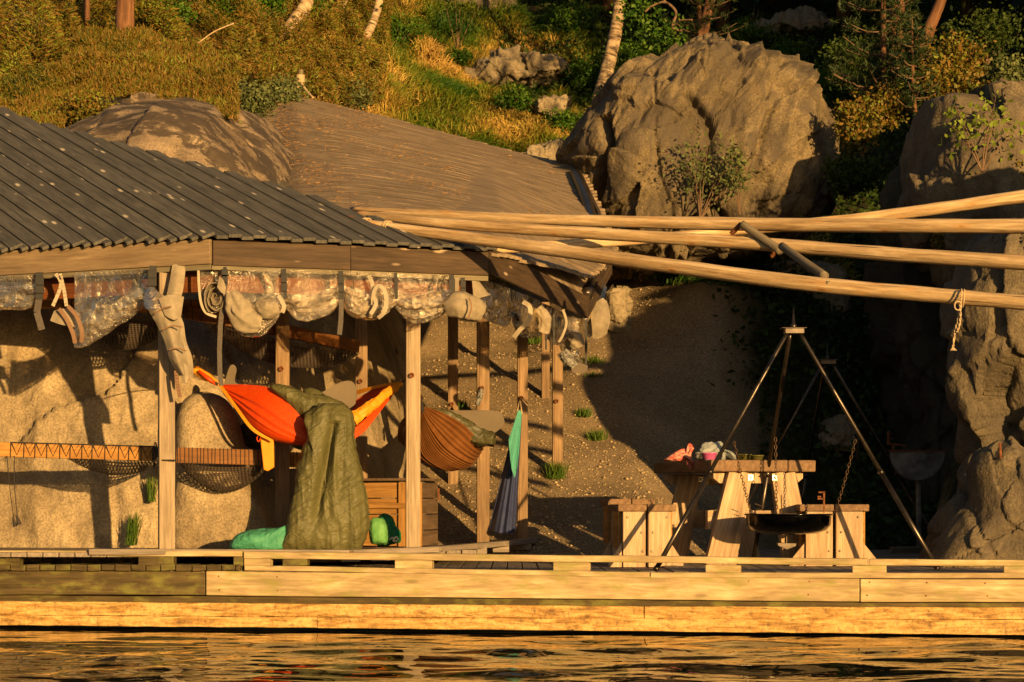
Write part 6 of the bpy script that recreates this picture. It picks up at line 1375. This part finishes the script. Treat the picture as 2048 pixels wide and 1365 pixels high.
for tr, lab, rd in zip(BT, ['tall pale birch trunk rising behind the left edge of the boulder', 'slim curved birch trunk at the top left of the meadow', 'thick birch trunk leaning out of the heather', 'short stretch of birch trunk between two others at the top'], [(15, 14, 12, 8, 4), (11, 9, 8, 5), (19, 15, 12, 8), (10, 10, 8)]):
    g_ = onground(tr[0][0], tr[0][1]); dy = g_.y - tr[0][2]; tr = tuple((p[0], p[1], p[2] + dy) for p in tr)
    r, pp = tree('birch_tree', lab, 'birch', tr, 'birch', rd, group=gT)
    top_ = np.array(tuple(pp[-1])); n_ = 1500
    leaves('crown', top_ + RS.normal(size=(n_, 3)) * [1.3, 1.0, .75] + [0, 0, .7], .05, M['leaf'], r)
gP = 'pine trees'
PT = [((250, 95, 27.5), (250, 30, 27.6), (252, -60, 27.7), (255, -300, 27.8), (256, -480, 27.8)), ((172, 50, 30.0), (173, 10, 30), (175, -200, 30.2), (175, -400, 30.2)), ((70, 20, 32.0), (68, -10, 32), (66, -300, 32.2)),
      ((1795, 120, 28.6), (1792, 60, 28.6), (1795, 0, 28.7), (1800, -250, 28.8), (1802, -420, 28.8)), ((1846, 95, 28.9), (1862, 50, 29), (1886, -10, 29.1), (1930, -160, 29.3)), ((1402, 90, 37), (1412, 40, 37.2), (1425, -30, 37.4), (1440, -200, 37.6))]
for tr, lab, rd in zip(PT, ['thick straight reddish pine trunk in the heather at upper left', 'thin pine trunk left of the thick reddish one', 'dim trunk at the far upper left corner', 'pale sunlit pine trunk behind the young pine', 'trunk leaning right beside the young pine', 'sunlit leaning pine trunk above the boulder'], [(20, 18, 17, 12), (8, 7, 5), (10, 9, 7), (17, 15, 14, 9), (13, 11, 9), (11, 10, 8)]):
    r, pp = tree('pine_tree', lab, 'pine', tr, 'pinebark', rd, group=gP)
    top_ = np.array(tuple(pp[-1])); n_ = 1500
    leaves('crown', top_ + RS.normal(size=(n_, 3)) * [1.0, .9, .6] + [0, 0, .5], .07, M['needle'], r, aspect=.3)
def youngpine(lab, base, top, rpx, tiers, reach, seed, nt):
    r, pp = tree('young_pine', lab, 'young pine', (base, ((base[0] + top[0]) / 2 - 2, (base[1] + top[1]) / 2, base[2]), top), 'pinebark', rpx, group='young pines in the gully'); rr = random.Random(seed)
    m = MB(); tips = []; y = base[2]
    for k in range(tiers):
        t = .12 + .86 * k / tiers; c = pp[int(t * (len(pp) - 1))]; nb = rr.randint(4, 6)
        for j in range(nb):
            a = rr.uniform(0, 6.28); L = W(reach, y) * (1.15 - .75 * t) * rr.uniform(.6, 1.1); d = Vector((math.cos(a), math.sin(a), .12)); e = c + d * L + Vector((0, 0, .10 * L))
            sp_ = smoothpath([c, c + d * L * .5 - Vector((0, 0, .05 * L)), e], 5); m.tube(sp_, [.011 * (1 - .6 * i / (len(sp_) - 1)) for i in range(len(sp_))], 5)
            for q_ in range(nt):
                s_ = rr.uniform(.35, 1.0); p_ = sp_[int(s_ * (len(sp_) - 1))]; tips.append(tuple(p_ + Vector((rr.gauss(0, .05), rr.gauss(0, .05), rr.gauss(.02, .04)))))
    m.build('branch', M['twig'], r)
    T_ = np.array(tips); k_ = 16; b = np.repeat(T_, k_, 0); d = RS.normal(size=b.shape) + [0, 0, .5]; d /= np.linalg.norm(d, axis=1)[:, None]
    blades('crown', b, d, RS.uniform(.05, .10, len(b)), RS.uniform(.007, .012, len(b)), M['needle'], r, rnd=np.repeat(RS.rand(len(T_)), k_) * .6 + RS.rand(len(b)) * .4)
youngpine('bushy young pine standing above the gully', (1769, 205, 26.6), (1768, -120, 26.6), (6, 6, 5, 3), 15, 120, 3, 9)
youngpine('slender young pine with bare lower twigs right of the bushy one', (1830, 225, 25.9), (1824, 40, 25.9), (4, 4, 3, 1.5), 9, 65, 5, 5)
youngpine('dark young pine hanging over the top of the boulder', (1400, 75, 35.5), (1398, -100, 35.5), (5, 5, 3), 9, 90, 7, 8)
# twisted branch above the boulder
m = MB(); m.tube(smoothpath([P(1366, 62, 32.5), P(1345, 55, 32.5), P(1352, 25, 32.5), P(1330, 5, 32.5), P(1305, 12, 32.5), P(1290, 24, 32.5)]), [.02] * 20 + [.016] * 11, 7); m.tube(smoothpath([P(1345, 55, 32.5), P(1356, 42, 32.5), P(1385, 40, 32.4)]), .012, 6)
m.tube(smoothpath([P(1325, -60, 32.8), P(1322, -20, 32.6), P(1330, 5, 32.5)]), .02, 6)
lr = tag(m.build('leafy_branch', M['twig'], smooth=True), 'crooked bare branch with leaves hanging above the boulder', 'branch')
n_ = 900; cc = np.array([tuple(P(a, b, 32.6)) for a, b in [(1270, 15), (1295, 60), (1320, 80), (1345, 85), (1280, 30), (1300, 35), (1335, 70), (1250, -10)]])
leaves('foliage', cc[RS.randint(0, len(cc), n_)] + RS.normal(size=(n_, 3)) * [.14, .25, .12], .034, M['shrub'], lr)
# deep forest trees: beyond the meadow, and mostly unseen ones added at right for shade
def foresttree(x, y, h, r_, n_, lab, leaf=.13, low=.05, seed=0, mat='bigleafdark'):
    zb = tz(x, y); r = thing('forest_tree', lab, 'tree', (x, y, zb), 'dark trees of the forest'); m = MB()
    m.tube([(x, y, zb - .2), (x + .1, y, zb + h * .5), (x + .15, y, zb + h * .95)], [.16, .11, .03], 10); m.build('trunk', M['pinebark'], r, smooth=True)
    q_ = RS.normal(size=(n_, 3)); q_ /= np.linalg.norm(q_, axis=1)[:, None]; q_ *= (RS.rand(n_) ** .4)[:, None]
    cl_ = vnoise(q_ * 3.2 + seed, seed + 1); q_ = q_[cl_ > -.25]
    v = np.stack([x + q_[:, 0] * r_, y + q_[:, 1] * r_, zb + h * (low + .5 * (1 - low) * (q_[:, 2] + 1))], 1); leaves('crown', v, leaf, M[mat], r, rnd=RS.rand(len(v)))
F_ = [(2.0, 47), (4.2, 45.5), (6.4, 44), (8.6, 43), (3.2, 49), (0.0, 52), (5.5, 48), (7.6, 47), (10.2, 46), (9.6, 41), (11, 50), (-2.4, 51), (-6, 42), (-8.5, 40), (-7.4, 37.5)]
LB = ['far forest tree above the birch', 'far forest tree over the boulder', 'far forest tree above the young pines', 'far forest tree at the right of the pines', 'second-row forest tree over the boulder', 'forest tree at the end of the meadow',
      'second-row forest tree left of the young pines', 'second-row forest tree right of the young pines', 'forest tree in the far upper right', 'nearer forest tree at the upper right edge', 'farthest forest tree at upper right', 'forest tree above the brown rock face',
      'forest tree at upper left behind the thick pine', 'forest tree at the far upper left', 'forest tree between the trunks at upper left']
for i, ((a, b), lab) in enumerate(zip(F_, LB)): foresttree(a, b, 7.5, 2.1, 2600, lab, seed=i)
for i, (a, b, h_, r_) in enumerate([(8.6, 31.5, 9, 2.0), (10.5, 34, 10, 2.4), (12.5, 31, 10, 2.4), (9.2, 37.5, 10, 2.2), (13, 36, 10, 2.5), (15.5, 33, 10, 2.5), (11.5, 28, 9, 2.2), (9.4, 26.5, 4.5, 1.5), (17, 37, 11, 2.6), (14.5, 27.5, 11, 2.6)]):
    foresttree(a, b, h_, r_, 3800, 'forest tree added for shade right of the gully, beyond the rock shelf', .17, .02, i + 40)
